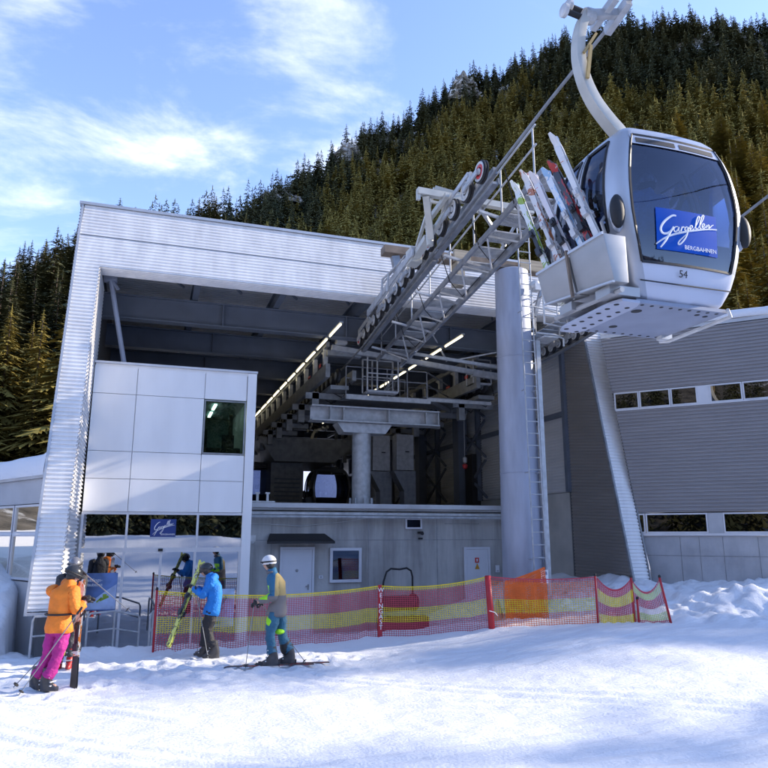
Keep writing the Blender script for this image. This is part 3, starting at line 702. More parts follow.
w = MB(); w.box(x0 + .03, x1 - .03, 17.2, 17.21, z0 + .03, z1 - .03); w.build('pane', glass('green_glass', (.42, .52, .50), .03, .01, (.7, .95, .9)), cw)
# entrance glazing
fr = MB()
fr.box(-1.36, 2.185, 17.19, 17.29, 2.60, 2.655)
fr.box(-1.36, 2.185, 17.17, 17.29, 1.76, 1.86)
for x in (-1.36, -.415, 1.135): fr.box(x, x + .05, 17.18, 17.27, 1.86, 2.6)
for x in (-1.36, -.44, .36, 1.11, 2.13): fr.box(x, x + .055, 17.18, 17.27, -.44, 1.76)
fr.box(-1.3, -.44, 17.18, 17.27, -.44, -.3); fr.box(1.165, 2.13, 17.18, 17.27, -.44, -.3)
ent = fr.build('entrance_glazing', M_frame, block)
for a, c in ((-1.31, -.415), (-.365, 1.135), (1.185, 2.185)):
    q = MB(); q.box(a, c, 17.215, 17.225, 1.86, 2.6); q.build('transom_pane', M_gdoor, ent)
for a, c in ((-1.305, -.44), (-.385, .36), (.415, 1.11), (1.165, 2.13)):
    q = MB(); q.box(a, c, 17.215, 17.225, -.3 if (a < -1 or a > 1.1) else -.42, 1.76); q.build('glass_door' if -1 < a < 1 else 'side_pane', M_gdoor, ent)
b = MB(); b.box(.32, .42, 17.13, 17.18, 1.78, 1.84); b.build('door_sensor', M_black, ent)
q = MB(); q.box(-1.28, -.50, 17.20, 17.212, .52, 1.32); po = q.build('poster', None or pm('poster_blue', (.10, .17, .36), .4, 0, 2.2, .6, spec=.4), ent)
q = MB(); q.v = [(-1.27, 17.195, .55), (-.51, 17.195, .55), (-.51, 17.195, 1.08), (-.75, 17.195, .92), (-.98, 17.195, .74), (-1.27, 17.195, .66)]; q.f = [[0, 1, 2, 3, 4, 5]]; q.mi = [0]; q.build('poster_snow_field', pm('poster_snow', (.42, .52, .74), .4, 0, 3, .3), po)
text('poster_lettering', 'Lieblings-', .10, M_lett, po, facing((-1.0, 17.19, 1.17), (1, 0, 0), (0, 0, 1)))
text('poster_lettering', 'urlaubszeit', .09, M_lett, po, facing((-1.0, 17.19, 1.07), (1, 0, 0), (0, 0, 1)))
q = MB(); q.box(-.78, -.70, 17.185, 17.195, .80, .87); q.bar((-.84, 17.19, .74), (-.66, 17.19, .82), .05, .01, (0, -1, 0)); q.bar((-.80, 17.19, .80), (-.9, 17.19, .7), .03, .01, (0, -1, 0)); q.build('poster_skier', pm('lime', (.3, .42, .04), .5), po)
q = MB(); q.box(1.55, 2.08, 17.20, 17.212, .08, .92); po2 = q.build('poster', pm('poster_pale', (.40, .50, .68), .4, 0, 3, .45), ent)
q = MB(); q.box(1.65, 1.78, 17.19, 17.197, .15, .2); q.bar((1.7, 17.195, .45), (1.9, 17.195, .75), .07, .01, (0, -1, 0)); q.bar((1.62, 17.195, .42), (1.85, 17.195, .50), .03, .01, (0, -1, 0)); q.build('poster_figure', pm('teal', (.03, .16, .22), .5), po2)
# interior behind the glass
b = MB(); b.box(-1.34, 2.0, 17.32, 23.9, -.5, -.44); b.build('hall_floor', M_conc, block)
# Gargellen lettering as pen strokes in sign coordinates (0..1, 0..1)
TLc, TRc, BRc, BLc = (212, 150), (628, 213), (612, 508), (200, 468)
def suv(x, y):
    u = (x - 206) / 414; top = 150 + 63 * u; bot = 468 + 40 * u
    return u, 1 - (y - top) / (bot - top)
STROKES = [
 ([(338, 212), (318, 210), (296, 222), (262, 254), (240, 290), (232, 325), (246, 352), (272, 352), (298, 332), (316, 300)], 1.5),
 ([(318, 298), (308, 318), (290, 350), (262, 410), (228, 462)], 1.3),
 ([(200, 438), (225, 415), (260, 388), (310, 362), (380, 340), (470, 320), (560, 307), (628, 306)], 1.2),
 ([(348, 298), (330, 300), (319, 316), (322, 336), (336, 334), (350, 312), (354, 300), (350, 322), (356, 334), (368, 322)], .9),
 ([(374, 296), (370, 312), (366, 332), (372, 310), (382, 298), (394, 302)], .9),
 ([(416, 298), (402, 298), (393, 314), (398, 328), (410, 318), (417, 298), (410, 345), (396, 382), (370, 420), (350, 436), (345, 424), (358, 402), (384, 374), (412, 345)], 1.0),
 ([(424, 318), (440, 306), (447, 290), (438, 284), (428, 298), (430, 318), (442, 322), (456, 308)], .9),
 ([(456, 308), (478, 274), (496, 236), (502, 214), (492, 212), (480, 240), (470, 285), (472, 306), (484, 306)], .9),
 ([(484, 306), (506, 270), (526, 230), (534, 204), (524, 202), (512, 232), (500, 280), (502, 302), (512, 300)], .9),
 ([(514, 292), (530, 284), (536, 270), (526, 266), (517, 280), (520, 298), (532, 298), (545, 284)], .9),
 ([(550, 272), (547, 296), (556, 280), (566, 272), (568, 282), (564, 296), (576, 290), (590, 276), (604, 270)], .9)]
def gargellen(parent, o, xd, ud, wd, hg, nrm, mat=M_lett, sub='BERGBAHNEN', warp=None):
    o, xd, ud, nrm = map(Vector, (o, xd, ud, nrm)); q = MB()
    for pts, k in STROKES:
        P = [suv(*p) for p in pts]; W3 = [o + xd * (u * wd) + ud * (v * hg) + nrm * .004 for u, v in P]
        # smooth
        S3 = []
        for i in range(len(W3) - 1):
            p0 = W3[max(0, i - 1)]; p1 = W3[i]; p2 = W3[i + 1]; p3 = W3[min(len(W3) - 1, i + 2)]
            for t in (0, .34, .67): S3.append(.5 * ((2 * p1) + (p2 - p0) * t + (2 * p0 - 5 * p1 + 4 * p2 - p3) * t * t + (3 * p1 - p0 - 3 * p2 + p3) * t ** 3))
        S3.append(W3[-1]); n = len(S3)
        q.path(S3, [wd * .0125 * k * (.55 + .45 * math.sin(PI * (i + .5) / n)) for i in range(n)], 6)
    if warp: q.v = [warp(v) for v in q.v]
    q.build('lettering', mat, parent)
    c = o + xd * wd * .71 + ud * hg * .10 + nrm * .004
    if warp: c = Vector(warp(tuple(c)))
    text('lettering', sub, hg * .15, mat, parent, facing(c, xd, ud), xs=1.0 if wd > .5 else .9)
q = MB(); q.box(.12, .68, 17.175, 17.192, 2.10, 2.50); sg = q.build('sign', M_navy, ent); sg['label'] = 'small dark blue sign above the entrance door with white script'
gargellen(sg, (.18, 17.17, 2.12), (1, 0, 0), (0, 0, 1), .46, .36, (0, -1, 0))
# -- doors and windows in the concrete wall
def wall_door(x0, x1, zt, handle=True):
    q = MB(); q.box(x0, x0 + .06, 18.93, 18.99, -.4, zt); q.box(x1 - .06, x1, 18.93, 18.99, -.4, zt); q.box(x0 + .06, x1 - .06, 18.93, 18.99, zt - .06, zt)
    q.m = 1; q.box(x0 + .065, x1 - .065, 18.945, 18.985, -.4, zt - .065); q.m = 0; q.box(x0 + .10, x1 - .16, 18.94, 18.944, -.3, zt - .13)
    return q.build('door', [M_door, M_door], st)
d1 = wall_door(3.44, 4.37, 1.83); q = MB(); q.lathe((3.9, 18.94, 1.22), (0, -1, 0), [(.04, 0), (.04, .012), (.02, .015)], 12); q.box(4.2, 4.23, 18.92, 18.94, .72, .86); q.box(4.14, 4.23, 18.9, 18.92, .8, .82); q.build('handle', M_mach, d1)
d2 = wall_door(8.77, 9.60, 1.80); q = MB(); q.box(9.42, 9.45, 18.9, 18.94, .72, .86); q.build('handle', M_mach, d2)
q = MB(); q.box(9.11, 9.23, 18.925, 18.938, 1.36, 1.50); q.build('warning_sign', M_red, d2)
q = MB(); q.add([(9.10, 18.93, 1.18), (9.25, 18.93, 1.18), (9.175, 18.93, 1.35)], [(0, 1, 2)]); q.build('warning_sign', pm('warn_yellow', (.55, .26, .01), .5), d2)
q = MB(); q.box(9.15, 9.19, 18.918, 18.924, 1.39, 1.47); q.build('hand_symbol', M_lett, d2)
def wall_window(x0, x1, z0, z1, t=.06, m=M_gblue):
    q = MB(); q.box(x0, x1, 18.93, 18.99, z0, z0 + t); q.box(x0, x1, 18.93, 18.99, z1 - t, z1); q.box(x0, x0 + t, 18.93, 18.99, z0 + t, z1 - t); q.box(x1 - t, x1, 18.93, 18.99, z0 + t, z1 - t)
    w = q.build('window', M_door, st); q = MB(); q.box(x0 + t, x1 - t, 18.96, 18.98, z0 + t, z1 - t); q.m = 1; q.box(x0 + t, x1 - t, 18.984, 18.992, z0 + t, z1 - t); q.build('pane', [m, M_dark], w); return w
wall_window(4.80, 5.69, .89, 1.80, .075)
wall_window(6.98, 7.48, 2.31, 2.61, .045)
q = MB(); q.hexa([(3.02, 18.55, 1.92), (4.82, 18.5, 1.92), (4.82, 18.99, 2.0), (3.16, 18.99, 2.0), (3.02, 18.55, 1.98), (4.82, 18.5, 1.98), (4.65, 18.99, 2.18), (3.16, 18.99, 2.18)]); q.build('door_canopy', M_black, st)
q = MB(); q.box(2.58, 2.78, 18.93, 18.99, 1.98, 2.14); q.lathe((2.68, 18.9, 1.98), (0, 0, -1), [(.07, 0), (.06, .04), (.03, .07)], 12); q.build('wall_light', M_wheelg, st)
q = MB(); q.box(7.36, 7.48, 18.85, 18.99, 2.18, 2.24); q.box(7.38, 7.50, 18.95, 18.99, 2.02, 2.07); q.lathe((7.42, 18.83, 2.2), (0, -1, -.3), [(.045, 0), (.045, .08)], 10); q.build('wall_camera', M_black, st)
for x, z in ((4.5, 1.0), (9.78, 1.08)):
    q = MB(); q.box(x, x + .12, 18.96, 18.99, z, z + (.2 if x > 9 else .08)); q.m = 1; q.box(x + .03, x + .09, 18.955, 18.96, z + .02, z + .06); q.build('switch_box', [M_door, M_joint], st)
# patchwork repairs of the fascia to the right
# ================================================================== ANNEX (right wing)
az_ = math.radians(-61.7 + 18.5); DB = -Vector((math.sin(az_), math.cos(az_), 0)); NB = Vector((-DB.y, DB.x, 0)) * -1
if NB.dot(Vector((0, -1, 0))) < 0: NB = -NB
AO = Vector((12.1, 14.8, 0))
def ap(s_, d, z): return tuple(AO + DB * s_ + NB * d + Vector((0, 0, z)))   # along wall, out of wall, height
def abox(mb, s0, s1, d0, d1, z0, z1):
    return mb.hexa([ap(s0, d1, z0), ap(s1, d1, z0), ap(s1, d0, z0), ap(s0, d0, z0), ap(s0, d1, z1), ap(s1, d1, z1), ap(s1, d0, z1), ap(s0, d0, z1)])
SE = 3.25
def sl(z): return -.15 - .133 * (z - .9)
an = root('annex_building', ap(3, -3, .5), 'dark grey corrugated wing with two long window bands right of the station', 'building')
b = MB()
for z0, z1 in ((2.70, 5.33), (5.84, 7.33)):
    b.corr(ap(sl(z0), .0, z0), ap(SE, .0, z0), ap(SE, .0, z1), ap(sl(z1), .0, z1), NB, .088, .03)
b.build('wall_cladding', M_cladg, an)
b = MB(); abox(b, -.3, SE, -6, -.02, 2.72, 5.3); abox(b, -.75, SE, -6, -.02, 5.86, 7.34); abox(b, -.2, SE, -6, -3, 2.1, 7.3); b.build('wall_core', M_cladg, an)
b = MB(); b.hexa([ap(.1, -.012, -.6), ap(SE, -.012, -.6), ap(SE, -6, -.6), ap(.1, -6, -.6), ap(sl(2.12), -.012, 2.12), ap(SE, -.012, 2.12), ap(SE, -6, 2.12), ap(sl(2.12), -6, 2.12)]); bw = b.build('concrete_wall', M_concl, an)
b = MB()
for s_ in (.55, .98, 1.50, 2.25, 3.6, 4.9): abox(b, s_, s_ + .014, -.012, -.006, .2, 2.1)
abox(b, -.22, SE, -.012, -.006, 1.64, 1.655); b.build('wall_joint', M_mach, bw)
b = MB(); abox(b, -1.0, SE + .1, -6.1, .05, 7.342, 7.44); rf = b.build('roof', M_trim, an)
rb = random.Random(3)
b = MB(); n = 60
for i in range(n + 1):
    s_ = lerp(-1.0, SE + .12, i / n); h = .20 + .05 * nz(s_, 3, .6, 2) + .015 * nz(s_, 1, 3, 5); o = .10 + .03 * nz(s_, 0, 1.5, 8)
    for d, z in ((o - .03, 7.442), (o, 7.47), (o, 7.47 + h * .7), (o - .06, 7.46 + h), (-.3, 7.49 + h * 1.1), (-6, 7.6 + h)): b.v.append(ap(s_, d, z))
for i in range(n):
    for j in range(5): a = i * 6 + j; b.f.append([a, a + 6, a + 7, a + 1]); b.mi.append(0)
b.build('roof_snow', M_snowcap, rf, smooth=True)
def strip(zb, zt, segs, posts, name='window'):
    for s0, s1 in segs:
        q = MB(); t = .035
        abox(q, s0, s1, -.02, .035, zb, zb + t); abox(q, s0, s1, -.02, .035, zt - t, zt); abox(q, s0, s0 + t, -.02, .035, zb + t, zt - t); abox(q, s1 - t, s1, -.02, .035, zb + t, zt - t)
        w = q.build('window', M_frame, an); q = MB(); abox(q, s0 + t, s1 - t, .0, .008, zb + t, zt - t); q.build('pane', M_gdark, w)
    for s0, s1 in posts:
        q = MB(); abox(q, s0, s1, -.05, .03, zb, zt); q.build('window_pier', M_concl if zb < 3 else M_frame, an)
strip(5.36, 5.82, [(-.76, -.14), (-.13, .62), (.63, 1.26), (1.54, 2.27), (2.28, 3.1), (3.11, 3.24)], [(1.262, 1.538)])
strip(2.19, 2.67, [(-.38, -.22), (-.20, 1.22), (1.56, 3.24)], [(1.225, 1.555)])
q = MB(); abox(q, -.74, SE, 0, .06, 5.325, 5.358); q.build('window_sill', M_frame, an); q = MB(); abox(q, -.32, SE, -.01, .05, 2.125, 2.188); q.build('window_sill', M_frame, an)
q = MB(); q.bar(ap(-.05, -.4, 5.35), ap(.5, -.4, 5.85), .04); q.bar(ap(.5, -.45, 5.35), ap(-.05, -.45, 5.85), .04); q.tube(ap(-.7, -.5, 5.72), ap(2.2, -.5, 5.72), .04)
q.bar(ap(.8, -.4, 5.4), ap(1.15, -.4, 5.8), .04); q.build('inner_bracing', M_wheelg, an)
q = MB(); abox(q, 2.3, 3.05, -.35, -.3, 5.36, 5.8); q.build('blind', M_white, an)
q = MB(); abox(q, -.2, .5, -.5, -.3, 2.2, 2.36); q.m = 1; abox(q, .75, .95, -.5, -.3, 2.2, 2.5); q.m = 2; abox(q, .98, 1.1, -.5, -.3, 2.35, 2.42); q.build('window_clutter', [M_frame, M_wood, M_lett], an)
# ================================================================== LEFT SIDE BUILDING
sb = root('ticket_building', (-4, 19, 0), 'low flat roofed building with white frame windows left of the station pylon', 'building')
dL = Vector((-.50, .866, 0)); nL = Vector((-.866, -.5, 0)) * 1
nL = Vector((dL.y, -dL.x, 0)); 
if nL.y > 0: nL = -nL
LO = Vector((-1.85, 15.55, 0))
def lp(s_, d, z): return tuple(LO + dL * s_ + nL * d + Vector((0, 0, z)))
def lbox(mb, s0, s1, d0, d1, z0, z1): return mb.hexa([lp(s0, d1, z0), lp(s1, d1, z0), lp(s1, d0, z0), lp(s0, d0, z0), lp(s0, d1, z1), lp(s1, d1, z1), lp(s1, d0, z1), lp(s0, d0, z1)])
b = MB(); lbox(b, .25, 9, -.25, 0, 2.78, 3.28); lbox(b, .25, 9, -.25, 0, -.5, 1.22); b.build('wall', pm('plaster_grey', (.46, .46, .47), .8, 0, 1.5, .08, .2, 30), sb)
b = MB(); tri = [lp(.2, .06, 0), lp(9, .06, 0), (-2.02, lp(9, 0, 0)[1] + 1, 0), (-2.02, 16.1, 0)]; b.v = [(x, y, 3.285) for x, y, z in tri] + [(x, y, 3.34) for x, y, z in tri]; b.f = [[3, 2, 1, 0], [4, 5, 6, 7]] + [[k, (k + 1) % 4, (k + 1) % 4 + 4, k + 4] for k in range(4)]; b.mi = [0] * 6; rf2 = b.build('roof', M_trim, sb)
b = MB(); n = 40
for i in range(n + 1):
    s_ = lerp(.25, 9, i / n); h = .42 + .08 * nz(s_, 3, .9, 2)
    for d, z in ((.05, 3.345), (.07, 3.4), (.05, 3.36 + h * .7), (-.05, 3.36 + h), (-min(.6, (.5 * s_ - .12) / .866 * .5), 3.40 + h * 1.1), (-max(.02, (.5 * s_ - .12) / .866), 3.5 + h)): b.v.append(lp(s_, d, z))
for i in range(n):
    for j in range(5): a = i * 6 + j; b.f.append([a, a + 6, a + 7, a + 1]); b.mi.append(0)
b.build('roof_snow', M_snowcap, rf2, smooth=True)
for k in range(5):
    s0 = .32 + k * 1.3; s1 = s0 + 1.24
    for z0, z1 in ((1.25, 2.16), (2.17, 2.76)):
        q = MB(); t = .045
        lbox(q, s0, s1, -.03, .03, z0, z0 + t); lbox(q, s0, s1, -.03, .03, z1 - t, z1); lbox(q, s0, s0 + t, -.03, .03, z0 + t, z1 - t); lbox(q, s1 - t, s1, -.03, .03, z0 + t, z1 - t)
        w = q.build('window', M_frame, sb); q = MB(); lbox(q, s0 + t, s1 - t, -.01, .0, z0 + t, z1 - t); q.build('pane', glass('side_glass', (.14, .13, .10), .10, .02, (.8, .75, .65)), w)
# ================================================================== STRIP LAMPS in the hall
M_lamp = emit('lamp_tube', (1, .88, .60), 1.6)
for r_, (x, lab) in enumerate(((4.45, 'warm white tube lamp in the long row over the left cable track'), (7.88, 'warm white tube lamp in the row over the right cable track'))):
    proto = None
    for i in range(11):
        y = 16.75 + i * 1.5
        if proto is None:
            o = local('tube_lamp', (x, y, 7.46), lab, 'lamp', 'tube lamps in the row at x' if 0 else ('tube lamps over the left track' if r_ == 0 else 'tube lamps over the right track'))
            q = MB(); q.box(-.05, .05, 0, 1.32, .03, .07); q.build('housing', M_mach, o); q = MB(); q.tube((0, .06, 0), (0, 1.22, 0), .021, 8); q.build('tube', M_lamp, o); proto = o
        else: o = copy_tree(proto); o.location = (x, y, 7.46)
# ================================================================== ROPES
def zr(y):    # height of both ropes along the line
    T = [(6.0, 8.84), (8.2, 8.62), (10.3, 8.36), (13.5, 7.92), (18.05, 7.28), (20, 7.12), (40, 7.1)]
    if y < 6: return 8.84 + (6 - y) * .115
    for (a, b_), (c, d) in zip(T, T[1:]):
        if y <= c: return lerp(b_, d, (y - a) / (c - a))
    return 7.1
RX1, RX2 = 5.40, 10.40
def zr2(y):
    T = [(8.95, 8.25), (10.5, 7.92), (12.5, 7.48), (14.15, 7.14), (16.7, 7.02), (20, 6.92), (40, 6.9)]
    if y < 8.95: return 8.25 + (8.95 - y) * .16
    for (a, b_), (c, d) in zip(T, T[1:]):
        if y <= c: return lerp(b_, d, (y - a) / (c - a))
    return 6.9
for X, zf, lab in ((RX1, zr, 'steel haul rope rising over the left sheave train to the near cabin'), (RX2, zr2, 'steel haul rope of the far side running out to the right behind the cabin')):
    q = MB(); pts = [(X, y, zf(y) - .02) for y in (38, 30, 22, 20, 18, 16, 14, 12, 10.3, 8.2, 6, 3, 0, -10, -30, -60)]; q.path(pts, .026, 8); o = q.build('haul_rope', M_mach, off=(X, 18, 7)); tag(o, lab, 'rope')
# ================================================================== SHEAVE TRAINS
def wheel(x, y, z, r, red=False, parent=None):
    q = MB(); q.lathe((x - .05, y, z), (1, 0, 0), [(r * .80, 0), (r, .012), (r, .03), (r * .90, .05), (r, .07), (r, .088), (r * .80, .10)], 28)
    w = q.build('wheel', M_black, parent, smooth='auto')
    q = MB(); q.lathe((x - .056, y, z), (1, 0, 0), [(r * .86, .0), (r * .84, -.012), (r * .70, -.008), (r * .66, .014), (r * .30, .016), (r * .26, -.02), (0, -.022)], 24)
    q.m = 1
    q.lathe((x - .058, y, z), (1, 0, 0), [(r * .64, .002), (r * .60, -.004), (r * .42, -.004), (r * .38, .002)], 24)
    if not red:
        q.m = 2
        for k in range(5):
            a = k * 2 * PI / 5; c = (x - .046, y + math.cos(a) * r * .48, z + math.sin(a) * r * .48); q.lathe(c, (-1, 0, 0), [(r * .12, 0), (r * .12, .006)], 8)
    q.build('rim', [M_wheelg, M_red if red else M_wheelg, M_black], w, smooth='auto')
def train(X, zf, y0, y1, n, r, label, xs, redends=True, plates=False):
    t = root('sheave_train', (X, (y0 + y1) / 2, zf((y0 + y1) / 2)), label, 'pulley train')
    for i in range(n):
        y = lerp(y0, y1, i / (n - 1)); wheel(X + xs, y, zf(y) + r + .03, r, redends and i in (0, n - 1), t)
    for i in range(0, n - 1, 2):
        ya, yb = lerp(y0, y1, i / (n - 1)), lerp(y0, y1, (i + 1) / (n - 1)); q = MB()
        za, zb = zf(ya) + r + .03, zf(yb) + r + .03
        q.bar((X + xs - .10, ya, za), (X + xs - .10, yb, zb), .035, .10); q.bar((X + xs + .09, ya, za), (X + xs + .09, yb, zb), .035, .10)
        q.bar((X + xs - .10, (ya + yb) / 2, (za + zb) / 2 - .02), (X + xs - .10, (ya + yb) / 2, (za + zb) / 2 + .16), .05, .14)
        q.build('rocker_arm', M_galv, t)
    for i in range(1, n - 2, 4):
        ya, yb = lerp(y0, y1, (i - .5) / (n - 1)), lerp(y0, y1, min(n - 1, i + 1.5) / (n - 1)); q = MB()
        q.bar((X + xs - .13, ya, zf(ya) + r + .17), (X + xs - .13, yb, zf(yb) + r + .17), .03, .09); q.build('rocker_arm', M_galv, t)
    q = MB(); q.bar((X + xs + .13, y0 - .25, zf(y0) - .07), (X + xs + .13, y1 + .2, zf(y1) - .07), .10, .05); q.bar((X + xs + .2, y0 - .25, zf(y0) - .02), (X + xs + .2, y1 + .2, zf(y1) - .02), .02, .12); q.build('guide_rail', M_galvd, t)
    q = MB(); q.bar((X + xs + .22, y0 - .1, zf(y0) + r + .05), (X + xs + .22, y1 + .1, zf(y1) + r + .05), .08, .14); q.build('carrier_beam', M_mach, t)
    if plates:
        for i in range(n - 1):
            ya, yb = lerp(y0, y1, i / (n - 1)), lerp(y0, y1, (i + 1) / (n - 1))
            q = MB(); q.hexa([(X - .5, ya, zf(ya) + .38), (X + .1, ya, zf(ya) + .40), (X + .1, yb - .02, zf(ya) + .40), (X - .5, yb - .02, zf(ya) + .38), (X - .5, ya, zf(ya) + .41), (X + .1, ya, zf(ya) + .43), (X + .1, yb - .02, zf(ya) + .43), (X - .5, yb - .02, zf(ya) + .41)]); q.build('cover_plate', M_galv, t)
    return t
t1 = train(RX1, zr, 10.45, 12.9, 5, .215, 'upper sheave train of big grey rimmed wheels with a red front wheel', -.03)
t2 = train(RX1, zr, 13.25, 18.1, 12, .165, 'lower sheave train of small wheels running down into the hall', -.03)
# red only at the outer ends
t3 = train(RX2, zr2, 12.9, 17.8, 14, .14, 'far sheave train with dark wheels under cover plates beside the right pylon', -.03, False, True)
# lifting frame above the upper train
lf = root('lifting_frame', (6, 11.8, 9), 'white lifting gantry with slanting legs over the upper end of the sheave train', 'gantry')
q = MB(); q.bar((4.60, 11.7, 8.70), (7.15, 11.7, 8.66), .13, .13); q.build('cross_beam', M_hanger, lf)
q = MB(); q.bar((4.62, 11.7, 8.70), (4.62, 11.7, 8.52), .07); q.bar((4.78, 11.7, 8.64), (5.12, 12.3, 8.05), .13, .10); q.build('leg', M_hanger, lf)
q = MB(); q.bar((5.32, 11.7, 8.6), (5.15, 12.7, 8.05), .08); q.build('leg', M_hanger, lf)
q = MB(); q.bar((5.10, 12.0, 9.0), (5.9, 11.7, 8.72), .08); q.bar((5.1, 12.0, 9.0), (5.05, 12.9, 8.1), .06); q.bar((5.0, 12.1, 8.75), (6.2, 12.1, 8.68), .05); q.build('brace', M_hanger, lf)
q = MB(); q.bar((5.15, 11.5, 8.62), (5.15, 12.6, 8.50), .08, .1); q.build('side_bar', M_hanger, lf)
q = MB(); q.bar((5.12, 12.45, 8.12), (5.12, 13.4, 7.92), .16, .12); q.lathe((5.12, 12.35, 8.32), (0, 0, -1), [(.02, -.06), (.11, .0), (.09, .05), (.07, .42)], 14); q.box(5.0, 5.25, 13.1, 13.45, 7.85, 8.18); q.build('spring_unit', M_hanger, lf)
q = MB()
for a, c in (((5.0, 13.5, 8.12), (4.95, 14.9, 7.95)), ((4.95, 13.6, 7.75), (4.93, 14.9, 7.55))): q.tube(a, c, .022, 6)
q.path([(4.93, 14.3, 8.02), (4.85, 14.6, 7.95), (4.83, 14.65, 7.55)], .028, 6); q.path([(4.95, 14.0, 8.05), (4.88, 14.25, 7.95), (4.86, 14.3, 7.55)], .028, 6)
q.bar((5.0, 13.0, 8.02), (4.98, 16.2, 7.62), .04, .16); q.build('side_guard', M_galv, lf)
q = MB(); q.bar((5.9, 11.7, 8.62), (6.75, 12.2, 8.05), .06); q.bar((6.9, 11.7, 8.6), (6.85, 12.6, 8.1), .05); q.build('brace', M_galv, lf)
# ================================================================== CATWALK with grating steps
def zc(y): return zr(y) + .0
cwk = root('inspection_catwalk', (6.5, 14.5, 7.6), 'inclined grey catwalk with open grating steps climbing beside the near rope', 'catwalk')
q = MB(); q.bar((6.86, 9.6, zc(9.6) - .16), (6.86, 18.8, zc(18.8) - .08), .07, .20); q.build('stringer', M_galvd, cwk)
q = MB(); q.bar((6.10, 9.6, zc(9.6) - .16), (6.10, 18.8, zc(18.8) - .08), .05, .12); q.build('stringer', M_galvd, cwk)
def grating(x0, x1, y0, y1, z):
    q = MB(); q.box(x0, x1, y0, y0 + .02, z - .03, z); q.box(x0, x1, y1 - .02, y1, z - .03, z); q.box(x0, x0 + .02, y0 + .02, y1 - .02, z - .03, z); q.box(x1 - .02, x1, y0 + .02, y1 - .02, z - .03, z)
    k = int((x1 - x0) / .033)
    for i in range(1, k): x = lerp(x0, x1, i / k); q.box(x - .006, x + .006, y0 + .02, y1 - .02, z - .028, z - .002)
    k = max(2, int((y1 - y0) / .045))
    for i in range(1, k): y = lerp(y0, y1, i / k); q.box(x0 + .02, x1 - .02, y - .006, y + .006, z - .022, z - .004)
    return q
y = 9.8
while y < 18.3:
    grating(6.13, 6.82, y, y + .50, zc(y + .25) - .03).build('step', M_galv, cwk); y += .62
for xx in (6.06,):
    q = MB()
    for k in range(8):
        y = 9.8 + k * 1.22; q.tube((xx, y, zc(y) - .1), (xx, y, zc(y) + .8), .018, 6)
    for h in (.8, .42): q.tube((xx, 9.7, zc(9.7) + h), (xx, 18.4, zc(18.4) + h), .020, 6)
    q.build('handrail', M_galv, cwk)
for k in range(5):
    y = 11.2 + k * 1.7; MB().bar((5.66, y, zc(y) - .02), (6.86, y, zc(y) - .22), .05).build('outrigger', M_galv, cwk)
q = MB(); q.bar((6.48, 9.8, zc(9.8) - .62), (6.48, 18.0, zc(18.0) - .52), .06, .06); q.build('lower_chord', M_galvd, cwk)
k = 0; y = 9.9
while y < 17.6:
    MB().bar((6.12 if k % 2 else 6.84, y, zc(y) - .2), (6.48, y + .55, zc(y + .55) - .58), .035).build('truss_bar', M_galv, cwk)
    MB().bar((6.48, y, zc(y) - .58), (6.84 if k % 2 else 6.12, y + .55, zc(y + .55) - .2), .035).build('truss_bar', M_galv, cwk); y += .62; k += 1
for k in range(5):
    y = 10.3 + k * 1.5; MB().path([(5.75, y, zr(y) + .3), (6.1, y + .3, zr(y) - .25), (6.5, y + .5, zr(y) - .5), (6.8, y + .2, zr(y) - .1)], .012, 5).build('cable_loop', M_black, cwk)
# ================================================================== TOWER COLUMN with cross head
tw = root('support_tower', (8.62, 15.3, 1.0), 'tall round galvanised steel column with ladder in front of the open hall', 'column')
q = MB(); q.lathe((8.62, 15.3, .4), (0, 0, 1), [(.56, 0), (.54, .03), (.495, .05), (.43, 8.3), (.43, 8.42), (.39, 8.45)], 48); q.lathe((8.62, 15.3, 3.6), (0, 0, 1), [(.472, 0), (.481, .01), (.481, .02), (.472, .03)], 48); q.lathe((8.62, 15.3, 6.5), (0, 0, 1), [(.448, 0), (.457, .01), (.457, .02), (.448, .03)], 48)
tu = q.build('tube', M_colm, tw, smooth='auto')
q = MB(); q.box(8.95, 9.06, 14.78, 14.90, .8, 6.9); q.build('cable_duct', M_galv, tw)
q = MB()
for x in (8.53, 8.85): q.path([(x + .02, 14.66, .9), (x, 14.68, 4.5), (x - .02, 14.72, 9.9)], .018, 6)
z = 1.05
while z < 9.8: q.tube((8.53, 14.68, z), (8.85, 14.68, z), .013, 6); z += .29
for z in (1.6, 3.6, 5.6, 7.6): q.tube((8.53, 14.68, z), (8.53, 14.95, z), .014, 5); q.tube((8.85, 14.68, z), (8.85, 15.0, z), .014, 5)
q.build('ladder', M_galv, tw)
q = MB(); q.box(8.63, 8.87, 14.60, 14.62, 1.05, 1.36); tsn = q.build('notice_plate', M_lett, tw)
q = MB(); q.lathe((8.75, 14.595, 1.14), (0, -1, 0), [(.06, 0), (.06, .004)], 16); q.build('notice_symbol', M_navy, tsn)
text('lettering', 'GB', .10, M_navy, tsn, facing((8.77, 14.592, 1.28), (1, 0, 0), (0, 0, 1)))
q = MB(); q.box(5.1, 9.75, 15.17, 15.5, 8.90, 9.09); q.build('cross_head', M_brown, tw)
MB().box(8.75, 10.1, 15.05, 15.14, 8.86, 9.14).build('cross_head_face', M_beige, tw); MB().box(6.9, 7.35, 15.05, 15.14, 8.86, 9.16).build('cross_head_face', M_beige, tw)  # beige faces carry the sunlit look of the steel cross head
q = MB(); q.box(6.95, 7.15, 15.0, 15.4, 8.2, 8.85); q.build('bracket', M_beige, tw)
